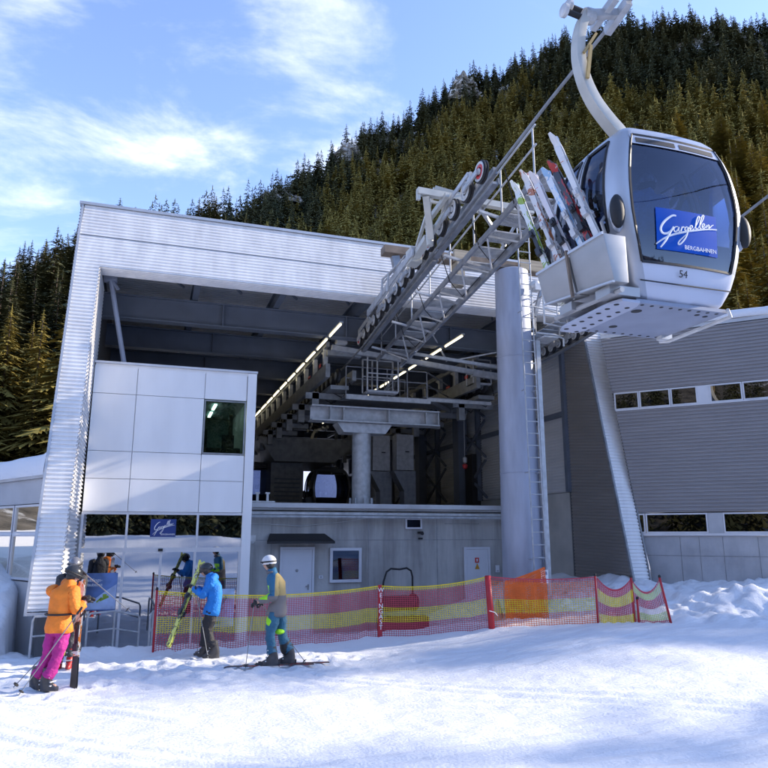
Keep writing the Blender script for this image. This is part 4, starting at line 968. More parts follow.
q = MB(); q.box(9.75, 10.6, 15.2, 15.5, 8.5, 8.82); q.bar((9.6, 15.3, 8.8), (9.25, 15.3, 7.7), .09); q.bar((5.4, 15.3, 8.86), (5.62, 15.3, 7.9), .14, .2); q.bar((10.4, 15.3, 8.6), (10.45, 15.3, 7.5), .14, .2); q.build('hanger_bracket', M_galvd, tw)
q = MB(); q.lathe((8.95, 14.75, 8.40), (0, -.3, -1), [(.03, -.02), (.13, .02), (.15, .14), (.12, .2)], 14); q.box(8.86, 9.02, 14.55, 14.75, 8.15, 8.32); q.build('floodlight', M_wheelg, tw)
q = MB()
q.path([(9.1, 14.6, 8.15), (9.1, 14.6, 7.3), (9.7, 14.5, 7.2), (9.7, 14.5, 7.9), (9.15, 14.6, 8.1)], .03, 6); q.path([(9.1, 15.1, 7.3), (9.1, 15.1, 7.9), (9.85, 15.1, 7.8), (9.85, 15.1, 7.2)], .025, 6)
q.tube((9.1, 14.6, 7.7), (9.7, 14.5, 7.6), .02, 6); q.path([(8.8, 14.5, 7.0), (9.3, 14.45, 6.98), (9.62, 14.6, 6.95), (9.62, 14.6, 6.75)], .024, 6); q.box(9.08, 9.5, 14.6, 15.2, 6.95, 6.99); q.build('rest_platform', M_wheelg, tw)
q = MB(); q.bar((9.0, 15.9, 7.3), (10.3, 16.2, 7.55), .12, .16); q.build('side_arm', M_galv, tw)
# second narrow catwalk for the far rope
cw2 = root('inspection_catwalk', (9.7, 15, 6.8), 'short plate walkway with pipe rails right of the round column under the cabin', 'catwalk')
q = MB(); q.bar((9.95, 12.2, zr2(12.2) + .28), (9.95, 18.4, zr2(18.4) + .28), .06, .16); q.build('stringer', M_galvd, cw2)
y = 12.5
while y < 17.8:
    grating(9.45, 9.92, y, y + .46, zr2(y) + .30).build('step', M_galv, cw2); y += .55
q = MB()
for k in range(6): y = 12.4 + k * 1.05; q.tube((9.42, y, zr2(y) + .2), (9.42, y, zr2(y) + 1.0), .018, 6)
q.tube((9.42, 12.3, zr2(12.3) + 1.0), (9.42, 17.7, zr2(17.7) + 1.0), .02, 6); q.build('handrail', M_galv, cw2)
# ================================================================== DRIVE MACHINERY IN THE HALL
mc = root('drive_platform', (6, 20, 3), 'grey steel drive platform on one round column with railings inside the hall', 'machinery')
q = MB(); q.lathe((5.98, 20, 2.98), (0, 0, 1), [(.42, 0), (.42, .05), (.28, .06), (.28, 2.25)], 32)
for k in range(8): a = k * PI / 4; q.box(5.98 + math.cos(a) * .34 - .02, 5.98 + math.cos(a) * .34 + .02, 20 + math.sin(a) * .34 - .02, 20 + math.sin(a) * .34 + .02, 3.03, 3.2)
q.build('column', M_galv, mc, smooth='auto')
q = MB(); q.hexa([(5.35, 19.7, 5.1), (6.65, 19.7, 5.1), (6.65, 20.3, 5.1), (5.35, 20.3, 5.1), (5.15, 19.7, 5.38), (6.85, 19.7, 5.38), (6.85, 20.3, 5.38), (5.15, 20.3, 5.38)]); q.ibeam((4.35, 19.8, 5.62), (8.35, 19.8, 5.62), .5, .46, .04)
for x in (4.9, 5.3, 6.7, 7.9, 8.3): q.box(x, x + .03, 19.57, 19.79, 5.44, 5.80)
q.build('cross_girder', M_galv, mc)
q = MB(); q.box(5.3, 7.95, 19.3, 19.4, 6.02, 6.16); q.box(7.85, 10.0, 19.32, 19.42, 6.1, 6.2); q.build('deck_edge', M_galv, mc)
grating(5.3, 7.9, 19.42, 21.4, 6.14).build('deck_grating', M_galvd, mc)
grating(7.95, 10.0, 19.9, 21.8, 6.35).build('deck_grating', M_galvd, mc)
q = MB(); q.bar((7.9, 19.4, 6.15), (9.4, 21.2, 6.2), .06, .12); q.bar((7.9, 19.4, 7.0), (9.4, 21.2, 7.05), .035); q.bar((7.9, 19.4, 6.6), (9.4, 21.2, 6.65), .03)
for x0, x1, y in ((5.3, 7.85, 19.35), (6.9, 7.6, 20.6), (8.1, 10.2, 21.6)):
    for h in (.85, .5): q.tube((x0, y, 6.15 + h), (x1, y, 6.15 + h), .016, 6)
    x = x0
    while x <= x1 + .01: q.tube((x, y, 6.15), (x, y, 7.0), .018, 6); x += (x1 - x0) / 4
q.build('railing', M_galvd, mc)
for x0, x1, z0, z1, y0 in ((5.85, 6.80, 6.25, 7.28, 19.0), (9.35, 9.95, 6.75, 7.5, 19.2)):
    q = MB(); xs_ = (x0, x0 + .3, x1) if x1 - x0 > .7 else (x0, x1)
    for x in xs_:
        for yy in (y0, y0 + .5): q.tube((x, yy, z0), (x, yy, z1), .026, 6)
    for z in (z0, (z0 + z1) / 2, z1):
        for yy in (y0, y0 + .5): q.tube((x0, yy, z), (x1, yy, z), .022, 6)
    q.box(x0, x1, y0, y0 + .5, z0 - .04, z0)
    if x1 - x0 > .7:
        for k in range(5): q.tube((x0 + .45 + k * .08, y0 + .5, z0), (x1, y0 + .5, z0 + .25 + k * .15), .012, 5)
    q.build('service_cage', M_galv, mc)
q = MB(); q.bar((4.75, 18.95, 7.42), (9.2, 18.95, 7.02), .10, .15); q.bar((9.2, 18.95, 7.0), (10.3, 18.95, 6.92), .12, .2); q.build('front_beam', M_galv, mc)
q = MB(); q.bar((6.9, 18.4, 7.3), (10.8, 18.4, 7.02), .07, .09); q.tube((7.6, 18.3, 7.95), (8.2, 18.6, 7.2), .03, 6); q.tube((8.3, 18.5, 7.2), (10.3, 17.5, 7.55), .025, 6); q.path([(9.9, 18.0, 6.2), (9.9, 18, 7.2), (10.0, 18, 7.5), (10.3, 18, 7.6)], .035, 6); q.build('tie_rod', M_galv, mc)
q = MB(); q.box(4.85, 5.15, 18.7, 18.95, 7.5, 7.72); q.build('sensor_box', M_wheelg, mc)
# machine rails (cable grips are driven by tyres) left and right
def track(X, sgn, label):   # rails, brackets, tyres, hoses
    t = root('grip_conveyor', (X, 28, 6.8), label, 'conveyor')
    q = MB(); q.box(X - .55, X - .42, 19.0, 38, 6.55, 6.95); q.box(X - .55, X - .45, 19.0, 38, 7.45, 7.6); q.box(X + .3, X + .42, 19.2, 38, 6.55, 6.85); q.build('side_rail', M_mach, t)
    y = 19.3
    while y < 37:
        q = MB(); q.box(X - .54, X - .42, y, y + .14, 6.95, 7.45); q.hexa([(X - .5, y + .14, 7.45), (X - .44, y + .14, 7.45), (X - .44, y + .5, 7.45), (X - .5, y + .5, 7.45), (X - .5, y + .14, 7.0), (X - .44, y + .14, 7.0), (X - .44, y + .2, 7.3), (X - .5, y + .2, 7.3)]); q.build('curved_bracket', M_galv, t); y += 1.3
    y = 19.5; k = 0
    while y < 34:
        q = MB(); q.lathe((X - .12, y, 6.72), (1, 0, 0), [(.17, 0), (.22, .03), (.22, .1), (.17, .13)], 18); q.m = 1; q.lathe((X - .13, y, 6.72), (1, 0, 0), [(.12, 0), (.12, -.01), (0, -.015)], 14); q.build('tyre', [M_black, M_mach], t); y += .56; k += 1
    q = MB(); q.box(X - .3, X + .25, 19.4, 38, 6.3, 6.42); q.box(X - .5, X + .5, 19.0, 19.2, 7.2, 7.35)
    for i in range(9): q.box(X - .9, X + .5, 20 + i * 2, 20.12 + i * 2, 6.1, 6.28); q.box(X - .7, X - .5, 20 + i * 2, 20.2 + i * 2, 5.7, 6.3)
    q.build('under_frame', M_mach, t)
    for k in range(7):
        y = 19.4 + k * 1.1; MB().path([(X + .1, y, 6.9), (X + .35, y + .2, 6.5), (X + .2, y + .5, 6.15), (X - .3, y + .7, 6.45)], .016, 5).build('hose', M_black, t)
    q = MB(); q.box(X - .57, X - .55, 19.6, 19.8, 6.98, 7.08); q.box(X - .57, X - .55, 21.0, 21.3, 6.96, 7.02); q.build('warning_tag', M_red, t)
    return t
track(5.15, 1, 'long tyre conveyor with curved side brackets along the left cable track')
track(9.9, -1, 'tyre conveyor along the right cable track beside the side wall')
gw = root('drive_housing', (6.8, 31, 3), 'dark central drive housing deep inside the hall', 'machinery')
q = MB(); q.box(4.95, 6.35, 30, 33, 2.98, 5.18); q.hexa([(5.0, 29.5, 5.2), (7.6, 29.5, 5.2), (7.6, 34, 5.2), (5.0, 34, 5.2), (4.3, 29.5, 6.2), (8.8, 29.5, 6.2), (8.8, 34, 6.2), (4.3, 34, 6.2)]); q.build('housing', M_mach, gw)
q = MB()
for k in range(8): q.box(5.1, 6.2, 29.96, 29.99, 3.2 + k * .18, 3.26 + k * .18)
q.build('louvre', M_steel, gw)
for k, (x, y) in enumerate(((8.1, 24.5), (8.85, 24.0))):
    o = root('control_cabinet', (x, y, 3), ('grey control cabinet on a flared stand nearest the side wall', 'grey control cabinet on a flared stand just left of its twin')[1 - k], 'cabinet')
    q = MB(); q.box(x - .33, x + .33, y, y + .5, 4.45, 5.75); q.build('cabinet', M_galv, o)
    q = MB(); q.hexa([(x - .05, y, 3.7), (x + .4, y, 3.7), (x + .4, y + .5, 3.7), (x - .05, y + .5, 3.7), (x - .45, y, 4.42), (x + .4, y, 4.42), (x + .4, y + .5, 4.42), (x - .45, y + .5, 4.42)]); q.box(x - .05, x + .4, y, y + .5, 2.98, 3.7); q.build('stand', M_galvd, o)
    q = MB(); q.box(x + .0, x + .15, y - .02, y, 5.1, 5.14); q.build('handle', M_black, o)
# hanging control pendant
o = root('control_pendant', (10.3, 22, 4.5), 'red tipped control pendant hanging on a thin cable by the side wall', 'pendant')
q = MB(); q.tube((10.3, 22, 8.4), (10.3, 22, 4.75), .012, 5); q.build('cable', M_galv, o)
q = MB(); q.lathe((10.3, 22, 4.75), (0, 0, -1), [(.03, -.03), (.08, .02), (.07, .16), (.03, .2)], 12); q.m = 1; q.lathe((10.3, 22, 4.53), (0, 0, -1), [(.04, 0), (.09, .03), (.07, .14), (.02, .17)], 12); q.build('grip', [M_galv, M_red], o)
# ================================================================== helpers
def ellipsoid(mb, c, r, n=16, m=10, R=None, z0=-1., z1=1.):
    o = len(mb.v); c = Vector(c)
    for i in range(m + 1):
        t = lerp(math.asin(z0), math.asin(z1), i / m)
        for j in range(n):
            a = 2 * PI * j / n; p = Vector((math.cos(a) * math.cos(t) * r[0], math.sin(a) * math.cos(t) * r[1], math.sin(t) * r[2]))
            if R: p = R @ p
            mb.v.append(tuple(c + p))
    for i in range(m):
        for j in range(n): mb.f.append([o + i * n + j, o + i * n + (j + 1) % n, o + (i + 1) * n + (j + 1) % n, o + (i + 1) * n + j]); mb.mi.append(mb.m)
    return mb
def ground_hit(px, py):
    d = ray(px, py); t = 3.
    while t < 60:
        p = EYE + d * t
        if p.z < gz(p.x, p.y): return Vector((p.x, p.y, gz(p.x, p.y)))
        t += .02
    return p
def skinned(name, J, E, mat, parent, sub=2, disp=0.):
    """grow one continuous surface round a skeleton; J: joint -> (x,y,z,rx,ry)"""
    ks = list(J); ix = {k: i for i, k in enumerate(ks)}
    me = bpy.data.meshes.new(name); me.from_pydata([J[k][:3] for k in ks], [(ix[a], ix[b_]) for a, b_ in E], [])
    ob = bpy.data.objects.new('tmp', me); COL.objects.link(ob)
    mo = ob.modifiers.new('s', 'SKIN'); mo.use_smooth_shade = True; mo.branch_smoothing = .6
    sv = me.skin_vertices[0].data
    for k in ks: sv[ix[k]].radius = (J[k][3], J[k][4]); sv[ix[k]].use_root = (ix[k] == 0)
    m2 = ob.modifiers.new('b', 'SUBSURF'); m2.levels = sub; m2.render_levels = sub
    dg = bpy.context.evaluated_depsgraph_get(); dg.update()
    nm = bpy.data.meshes.new_from_object(ob.evaluated_get(dg)); bpy.data.objects.remove(ob)
    nm.name = name; nm.materials.clear(); nm.materials.append(mat)
    if disp:
        for v in nm.vertices:
            q = v.co * 9; v.co += v.normal * disp * (mnoise.noise(q) + .5 * mnoise.noise(q * 2.3))
    for p in nm.polygons: p.use_smooth = True
    o = bpy.data.objects.new(name, nm); COL.objects.link(o); o.parent = parent; ORG[o.name] = (0, 0, 0); return o

# ================================================================== GONDOLA CABIN
LV = [(.0, .54, .50), (.05, .60, .56), (.14, .65, .60), (.22, .69, .635), (.36, .74, .665), (.52, .785, .69), (.72, .83, .705), (.9, .86, .715), (1.05, .87, .72), (1.2, .865, .715), (1.36, .845, .705), (1.52, .81, .69), (1.66, .765, .665), (1.80, .70, .625), (1.86, .665, .60), (1.94, .59, .54), (2.0, .48, .44), (2.035, .30, .28), (2.05, .0, .0)]
LV = [(z * 1.06, a, b_) for z, a, b_ in LV]
def rrect(hw, hl, ns=14, nc=6):
    """closed ring: bottom(front,-y), right, back, left; returns points and side tags"""
    r = min(hw, hl) * .22; pts = []
    cor = [((hw - r, -hl + r), -PI / 2), ((hw - r, hl - r), 0), ((-hw + r, hl - r), PI / 2), ((-hw + r, -hl + r), PI)]
    seg = [((-hw + r, -hl), (hw - r, -hl)), ((hw, -hl + r), (hw, hl - r)), ((hw - r, hl), (-hw + r, hl)), ((-hw, hl - r), (-hw, -hl + r))]
    bul = [(0, -1), (1, 0), (0, 1), (-1, 0)]
    for k in range(4):
        (ax, ay), (bx, by) = seg[k]
        for i in range(ns):
            t = i / ns; bb = .045 * hl * math.sin(PI * t); pts.append((lerp(ax, bx, t) + bul[k][0] * bb, lerp(ay, by, t) + bul[k][1] * bb))
        (cx, cy), a0 = cor[k]
        for i in range(nc):
            a = a0 + PI / 2 * i / nc; pts.append((cx + r * math.cos(a), cy + r * math.sin(a)))
    return pts
def cab_front(x, z):
    """y of the curved front window surface"""
    for (z0, w0, l0), (z1, w1, l1) in zip(LV, LV[1:]):
        if z0 <= z <= z1: t = (z - z0) / (z1 - z0); hw = lerp(w0, w1, t); hl = lerp(l0, l1, t); break
    r = min(hw, hl) * .22; t = min(1, max(0, (x + hw - r) / (2 * (hw - r)))); return -(hl + .045 * hl * math.sin(PI * t))
def make_cabin(label, full=True):
    o = local('gondola_cabin', (0, 0, 0), label, 'gondola')
    ns, nc = 14, 6; per = ns + nc; n = 4 * per; rings = [[(x, y, z) for x, y in rrect(max(hw, .01), max(hl, .01), ns, nc)] for z, hw, hl in LV]
    shell = MB(); wins = {k: MB() for k in ('front', 'right', 'back', 'left')}; names = ['front', 'right', 'back', 'left']
    spans = {0: [(0, 14)], 1: [(1, 6), (8, 13)], 2: [(1, 13)], 3: [(1, 6), (8, 13)]}
    lv0 = {0: 4, 1: 6, 2: 4, 3: 6}
    V = [p for r in rings for p in r]
    wf = {}
    for i in range(len(LV) - 1):
        for j in range(n):
            side, s_ = divmod(j, per); f = [i * n + j, i * n + (j + 1) % n, (i + 1) * n + (j + 1) % n, (i + 1) * n + j]
            isw = None
            for a, c in spans[side]:
                if lv0[side] <= i < 13 and a <= s_ < c:
                    # rounded upper corners
                    
                    isw = (side, a)
            if isw is None:
                shell.f.append(f); shell.mi.append(1 if i < 4 and side == 0 else 0)
            else: wf.setdefault(isw, []).append(f)
    shell.v = V; shell.f.append(list(range(n))[::-1]); shell.mi.append(2)
    body = shell.build('body', [M_cabin, M_cabinw, M_under], o, smooth='auto')
    for (side, a), fs in wf.items():
        used = sorted({i for f in fs for i in f}); mp_ = {u: k for k, u in enumerate(used)}; w = MB()
        w.v = [(V[u][0] * .988, V[u][1] * .988, V[u][2]) for u in used]; w.f = [[mp_[i] for i in f] for f in fs]; w.mi = [0] * len(fs)
        win = w.build('window', M_gcab, o, smooth=True)
        # black rubber gasket along the border
        from collections import Counter
        ec = Counter(tuple(sorted((f[k], f[(k + 1) % 4]))) for f in fs for k in range(4)); g_ = MB()
        for (p, q), c in ec.items():
            if c == 1: g_.bar(V[p], V[q], .022, .026)
        g_.build('gasket', M_black, win)
    # door seams, vents, floor details
    q = MB()
    for x in (-1, 1):
        for lvl in range(2, 14):
            z0, w0, l0 = LV[lvl]; z1, w1, l1 = LV[lvl + 1]; q.bar((x * w0 * 1.035, 0, z0), (x * w1 * 1.035, 0, z1), .012, .012)
    q.build('door_seam', M_black, o)
    q = MB()
    for m_, x0, x1, za, zb, d in ((0, -.60, .60, 1.775, 1.905, .006), (1, -.54, -.03, 1.80, 1.865, .010), (1, .03, .52, 1.80, 1.865, .010)):
        q.m = m_; o0 = len(q.v); n_ = 12
        for z in (za, zb):
            for i in range(n_ + 1): x = lerp(x0, x1, i / n_); q.v.append((x, cab_front(x, z) - d, z))
        for i in range(n_): q.f.append([o0 + i, o0 + i + 1, o0 + n_ + 2 + i, o0 + n_ + 1 + i]); q.mi.append(m_)
    q.build('vent_strip', [M_cabin, M_black], o)
    q = MB(); q.bar((-.62, -.650, .175), (.58, -.650, .175), .01, .012); q.build('panel_seam', M_black, o)
    for sx_ in (-1, 1):
        for sy_ in (-1, 1):
            q = MB(); ellipsoid(q, (sx_ * .82, sy_ * .60, .92), (.085, .085, .22)); bu = q.build('bumper_mount', M_cabin, o, smooth=True)
            q = MB(); ellipsoid(q, (sx_ * .855, sy_ * .66, .92), (.085, .07, .195)); q.build('bumper', M_black, bu, smooth=True)
    # floor plate with holes
    q = MB(); q.box(-.62, .60, -.56, .56, -.045, -.005)
    q.m = 1
    for k in range(9):
        for (x, y) in ((-.5 + k * .125, -.50), (-.5 + k * .125, .50)): q.lathe((x, y, -.046), (0, 0, -1), [(.022, 0), (.022, .002)], 10)
    for x, y, r in ((-.42, -.30, .06), (-.30, .28, .05), (.32, -.4, .03), (.45, -.38, .03)): q.lathe((x, y, -.046), (0, 0, -1), [(r, 0), (r, .002)], 16)
    q.build('floor_plate', [M_under, M_black], o)
    q = MB(); pts = []
    for k in range(24):
        a = 2 * PI * k / 24; pts.append((-.70 + .17 * max(-1, min(1, 1.3 * math.cos(a))), .02 + .60 * max(-1, min(1, 1.15 * math.sin(a)))))
    q.v = [(x, y, -.03) for x, y in pts] + [(x, y, -.06) for x, y in pts]; q.f = [list(range(24)), list(range(24, 48))[::-1]] + [[k, k + 24, (k + 1) % 24 + 24, (k + 1) % 24] for k in range(24)]; q.mi = [0] * 26
    q.m = 1
    for k in range(7):
        q.lathe((-.80, -.46 + k * .16, -.061), (0, 0, -1), [(.03, 0), (.03, .002)], 10); q.lathe((-.62, -.40 + k * .16, -.061), (0, 0, -1), [(.028, 0), (.028, .002)], 10)
    q.build('running_board', [pm('running_board_grey', (.42, .45, .54), .45, .1, 4, .06), M_black], o)
    q = MB(); q.path([(.56, -.60, -.02), (.64, -.56, -.08), (.64, .45, -.10), (.60, .56, -.08)], .022, 8); q.box(.5, .66, .40, .5, -.09, -.02); q.build('guide_bar', M_wheelg, o)
    q = MB(); q.box(-.46, .46, -.64, -.62, 0, 0.01)
    q = MB()
    for sy_ in (-1, 1): q.box(-.62, .62, sy_ * .50 - .1, sy_ * .50 + .1, .36, .42); q.box(-.66, .66, sy_ * .60 - .02, sy_ * .60 + .02, .42, .72)
    q.build('seat_bench', M_steel, o)
    # hanger arm
    arm = [(0, 0, 1.98), (-.07, 0, 2.14), (-.22, 0, 2.34), (-.38, 0, 2.50), (-.56, 0, 2.72), (-.68, 0, 2.98), (-.735, 0, 3.26), (-.72, 0, 3.55), (-.655, 0, 3.80), (-.57, 0, 3.96)]
    q = MB()
    P_ = [Vector(p) for p in arm]; S3 = []
    for i in range(len(P_) - 1):
        p0 = P_[max(0, i - 1)]; p1 = P_[i]; p2 = P_[i + 1]; p3 = P_[min(len(P_) - 1, i + 2)]
        for t in (0, .25, .5, .75): S3.append(.5 * ((2 * p1) + (p2 - p0) * t + (2 * p0 - 5 * p1 + 4 * p2 - p3) * t * t + (3 * p1 - p0 - 3 * p2 + p3) * t ** 3))
    S3.append(P_[-1]); nS = len(S3); ringn = 4; base = len(q.v)
    for i, p in enumerate(S3):
        tg = (S3[min(nS - 1, i + 1)] - S3[max(0, i - 1)]).normalized(); nr = Vector((tg.z, 0, -tg.x)); w = lerp(.075, .055, i / nS); d = lerp(.085, .065, i / nS)
        for a_, b_ in ((-1, -1), (1, -1), (1, 1), (-1, 1)): q.v.append(tuple(p + nr * a_ * w + Vector((0, b_ * d, 0))))
    for i in range(nS - 1):
        for j in range(4): q.f.append([i * 4 + j, i * 4 + (j + 1) % 4, (i + 1) * 4 + (j + 1) % 4, (i + 1) * 4 + j]); q.mi.append(0)
    q.f += [[3, 2, 1, 0], [nS * 4 - 4, nS * 4 - 3, nS * 4 - 2, nS * 4 - 1]]; q.mi += [0, 0]
    ha = q.build('hanger_arm', M_hanger, o, bevel=.012)
    q = MB()
    q.lathe((0, 0, 1.97), (0, 0, 1), [(.13, .08), (.13, .14), (.09, .18), (.09, .24)], 18); q.lathe((-.45, -.42, 1.99), (0, 0, 1), [(.05, 0), (.06, .08), (.04, .12)], 12); q.lathe((.32, -.36, 2.03), (0, 0, 1), [(.05, 0), (.06, .08), (.04, .12)], 12)
    q.build('roof_fitting', M_wheelg, o)
    q = MB(); q.bar((-.70, -.10, 2.95), (-.62, -.10, 3.42), .04, .03, (0, 1, 0)); q.bar((-.72, -.09, 3.3), (-.52, -.09, 3.62), .03, .03, (0, 1, 0)); q.build('release_lever', pm('lever_tan', (.42, .30, .12), .6), ha)
    # grip
    q = MB(); q.bar((-.57, 0, 3.95), (-.04, 0, 4.10), .09, .10); q.bar((-.30, -.24, 4.08), (-.30, .26, 4.02), .08, .10); q.bar((-.08, -.2, 4.12), (-.08, .26, 4.02), .09, .12); q.lathe((-.62, 0, 3.93), (1, 0, 0), [(.09, 0), (.10, .03), (.10, .12), (.08, .15)], 16); q.build('grip', M_galv, o)
    for (x, y, z) in ((-.95, -.02, 3.90), (-.80, .10, 4.10), (-.85, -.30, 4.16)):
        q = MB(); q.lathe((x, y, z), (1, 0, 0), [(.06, 0), (.085, .015), (.085, .06), (.06, .075)], 18); rl = q.build('guide_roller', M_wheelg, o, smooth='auto'); q = MB(); q.tube((x + .07, y, z), (x + .33, y, z - .04), .038, 10); q.build('axle', M_black, rl)
    return o
def add_rack(o):
    for y0, y1, lb in ((-.74, -.10, None), (-.06, .58, None)):
        q = MB(); z0 = .08 + .12 * (y0 + .74); z1 = .60
        q.hexa([(-1.02, y0, z0), (-.84, y0, z0), (-.84, y1, z0 + .08), (-1.02, y1, z0 + .08), (-1.12, y0, z1), (-.84, y0, z1), (-.84, y1, z1 + .02), (-1.12, y1, z1 + .02)])
        r_ = q.build('ski_rack', M_alu, o, bevel=.015)
        q = MB(); q.bar((-1.125, y0, z1), (-1.125, y1, z1 + .02), .02, .03); q.bar((-1.03, y0, z0), (-1.03, y1, z0 + .08), .03, .02); q.build('rim', M_trim, r_)
    q = MB(); q.bar((-1.08, -.08, .12), (-1.135, -.08, .66), .03, .03); q.build('strap', M_brown, o)
    q = MB(); q.box(-.98, -.60, -.6, -.35, -.0, .10); q.box(-.98, -.6, .1, .35, .04, .14); q.tube((-.9, -.7, .02), (-.9, .55, .08), .03, 8); q.build('rack_bracket', M_alu, o)
    for k in range(3): MB().path([(-.84, -.5 + k * .4, .5), (-.95, -.5 + k * .4, .85), (-.86, -.45 + k * .4, .95)], .02, 6).build('ski_holder', M_alu, o)
CAB = Vector((5.43, 6.45, 4.62))
gc = make_cabin('silver gondola cabin number 54 with ski rack hanging high over the snow')
add_rack(gc)
q = MB(); n_ = 14
for d in (.004, -.004):
    for j in range(n_ + 1):
        for i in range(n_ + 1): x = lerp(-.42, .39, i / n_); z = lerp(.53, 1.0, j / n_); q.v.append((x, cab_front(x, z) - d, z))
for j in range(n_):
    for i in range(n_): a = j * (n_ + 1) + i; q.f.append([a, a + 1, a + n_ + 2, a + n_ + 1]); q.mi.append(0); b_ = a + (n_ + 1) ** 2; q.f.append([b_, b_ + n_ + 1, b_ + n_ + 2, b_ + 1]); q.mi.append(0)
sg2 = q.build('sign', M_blue, gc, smooth=True); sg2['label'] = 'bright blue square sign with white script on the front window'
gargellen(sg2, (-.42, 0, .54), (1, 0, 0), (0, 0, 1), .80, .45, (0, -1, 0), warp=lambda v: (v[0], v[1] * .5 + cab_front(v[0], v[2]) - .004, v[2]))
text('number', '54', .115, M_black, gc, facing((-.10, -.705, .275), (1, 0, 0), (0, -.18, 1)))
gc.location = CAB
# cabins parked in the station
pk = None
for i, (x, y) in enumerate(((8.3, 33.5), (4.4, 32.0))):
    if pk is None:
        pk = make_cabin('dark parked gondola cabin in the middle of the hall behind the round machine column'); o = pk
    else:
        o = copy_tree(pk); o['label'] = 'dark parked gondola cabin at the left edge of the hall beside the white entrance block'
    o['group'] = 'gondola cabins parked in the hall'; o.location = (x, y, 3.15); o.rotation_euler = (0, 0, 0); o.scale = (1.15, 1.15, 1.02)
pd = root('loading_platform_edge', (7, 33, 3), 'pale low step along the parked cabins deep in the hall', 'platform'); 
q = MB(); q.box(3.2, 10.8, 35.6, 38.0, 2.985, 3.2); q.build('step', M_concl, pd)
# small hold down wheels beside the rope above the near cabin
train(RX1, zr, 4.7, 5.85, 4, .10, 'short row of small grey rope wheels under a white beam at the top edge', .10, False)

# ================================================================== SKIS
def ski_mesh(L=1.7, w=.06, th=.012, z0=0.):
    """one ski standing up (tail at z0), base towards -y"""
    mb = MB(); n = 26; half = []
    for i in range(n + 1):
        t = i / n; ww = w * (.62 + .48 * abs(t - .46) ** 1.3 * 1.6)
        if t > .93: ww *= math.sqrt(max(.02, 1 - ((t - .93) / .075) ** 2))
        if t < .015: ww *= .7
        tip = max(0, (t - .86) / .14) ** 1.8 * .085
        half.append((ww, -tip, z0 + t * L))
    for ww, yy, z in half: mb.v += [(-ww / 2 * 1.5, yy, z), (ww / 2 * 1.5, yy, z), (ww / 2 * 1.5, yy + th, z), (-ww / 2 * 1.5, yy + th, z)]
    for i in range(n):
        a = i * 4
        for k in range(4): mb.f.append([a + k, a + (k + 1) % 4, a + 4 + (k + 1) % 4, a + 4 + k]); mb.mi.append(0)
    mb.f += [[3, 2, 1, 0], [n * 4 + k for k in range(4)]]; mb.mi += [0, 0]
    return mb
def ski_mat(name, a, b_, c, sc=2.2, tail=None):
    m = bpy.data.materials.new(name); m.use_nodes = True
    nt = m.node_tree; N = nt.nodes; L = nt.links; bs = N['Principled BSDF']
    tc = N.new('ShaderNodeTexCoord'); mp = N.new('ShaderNodeMapping'); mp.inputs['Scale'].default_value = (4, 1, sc); L.new(tc.outputs['Object'], mp.inputs[0])
    n = N.new('ShaderNodeTexNoise'); n.inputs['Scale'].default_value = 1.6; n.inputs['Detail'].default_value = 3; n.inputs['Distortion'].default_value = 1.5; L.new(mp.outputs[0], n.inputs['Vector'])
    r = N.new('ShaderNodeValToRGB'); r.color_ramp.interpolation = 'CONSTANT'; r.color_ramp.elements[0].color = (*a, 1); r.color_ramp.elements[1].position = .52; r.color_ramp.elements[1].color = (*b_, 1)
    e = r.color_ramp.elements.new(.62); e.color = (*c, 1)
    L.new(n.outputs['Fac'], r.inputs[0]); cout = r.outputs[0]
    if tail:
        sp = N.new('ShaderNodeSeparateXYZ'); L.new(tc.outputs['Object'], sp.inputs[0]); lt = N.new('ShaderNodeMath'); lt.operation = 'LESS_THAN'; lt.inputs[1].default_value = tail[1]; L.new(sp.outputs[2], lt.inputs[0])
        mx_ = N.new('ShaderNodeMix'); mx_.data_type = 'RGBA'; mx_.inputs[7].default_value = (*tail[0], 1); L.new(lt.outputs[0], mx_.inputs[0]); L.new(cout, mx_.inputs[6]); cout = mx_.outputs[2]
    L.new(cout, bs.inputs['Base Color']); bs.inputs['Roughness'].default_value = .3
    return m
M_bind = pm('binding_black', (.03, .03, .035), .4, 0, 10, .3)
M_bindl = pm('binding_light', (.6, .6, .6), .4, 0, 10, .1)
def binding(z, side=1, y=.012):
    mb = MB(); mb.box(-.032, .032, y, y + .035, z + .14, z + .24); mb.box(-.03, .03, y, y + .055, z - .16, z - .06); mb.box(-.018, .018, y + .035, y + .06, z + .15, z + .20); mb.box(-.024, .024, y, y + .015, z - .06, z + .14)
    mb.path([(-.05, y - .02, z - .15), (-.045, y + .03, z - .10), (.045, y + .03, z - .10), (.05, y - .02, z - .15)], .006, 5); return mb
def ski_pair(loc, direc, label, mat, L=1.7, face=(0, -1, 0), group=None, light=False, cat='skis', w=.06):
    """two skis held base to base, tips up"""
    d = Vector(direc).normalized(); f = Vector(face); f = (f - d * f.dot(d)).normalized(); x = f.cross(d) * -1
    o = local('ski_pair', (0, 0, 0), label, cat, group)
    Mx = Matrix(((x.x, -f.x, d.x, 0), (x.y, -f.y, d.y, 0), (x.z, -f.z, d.z, 0), (0, 0, 0, 1)))
    for s_ in (0, 1):
        k = ski_mesh(L, w).build('ski', mat, o); bi = binding(L * .45).build('binding', M_bindl if light else M_bind, k)
        if s_ == 0: k.rotation_euler = (0, 0, PI); k.location = (0, .0, 0)
        else: k.location = (.012, .012, -.02)
    o.matrix_world = Matrix.Translation(Vector(loc)) @ Mx
    return o
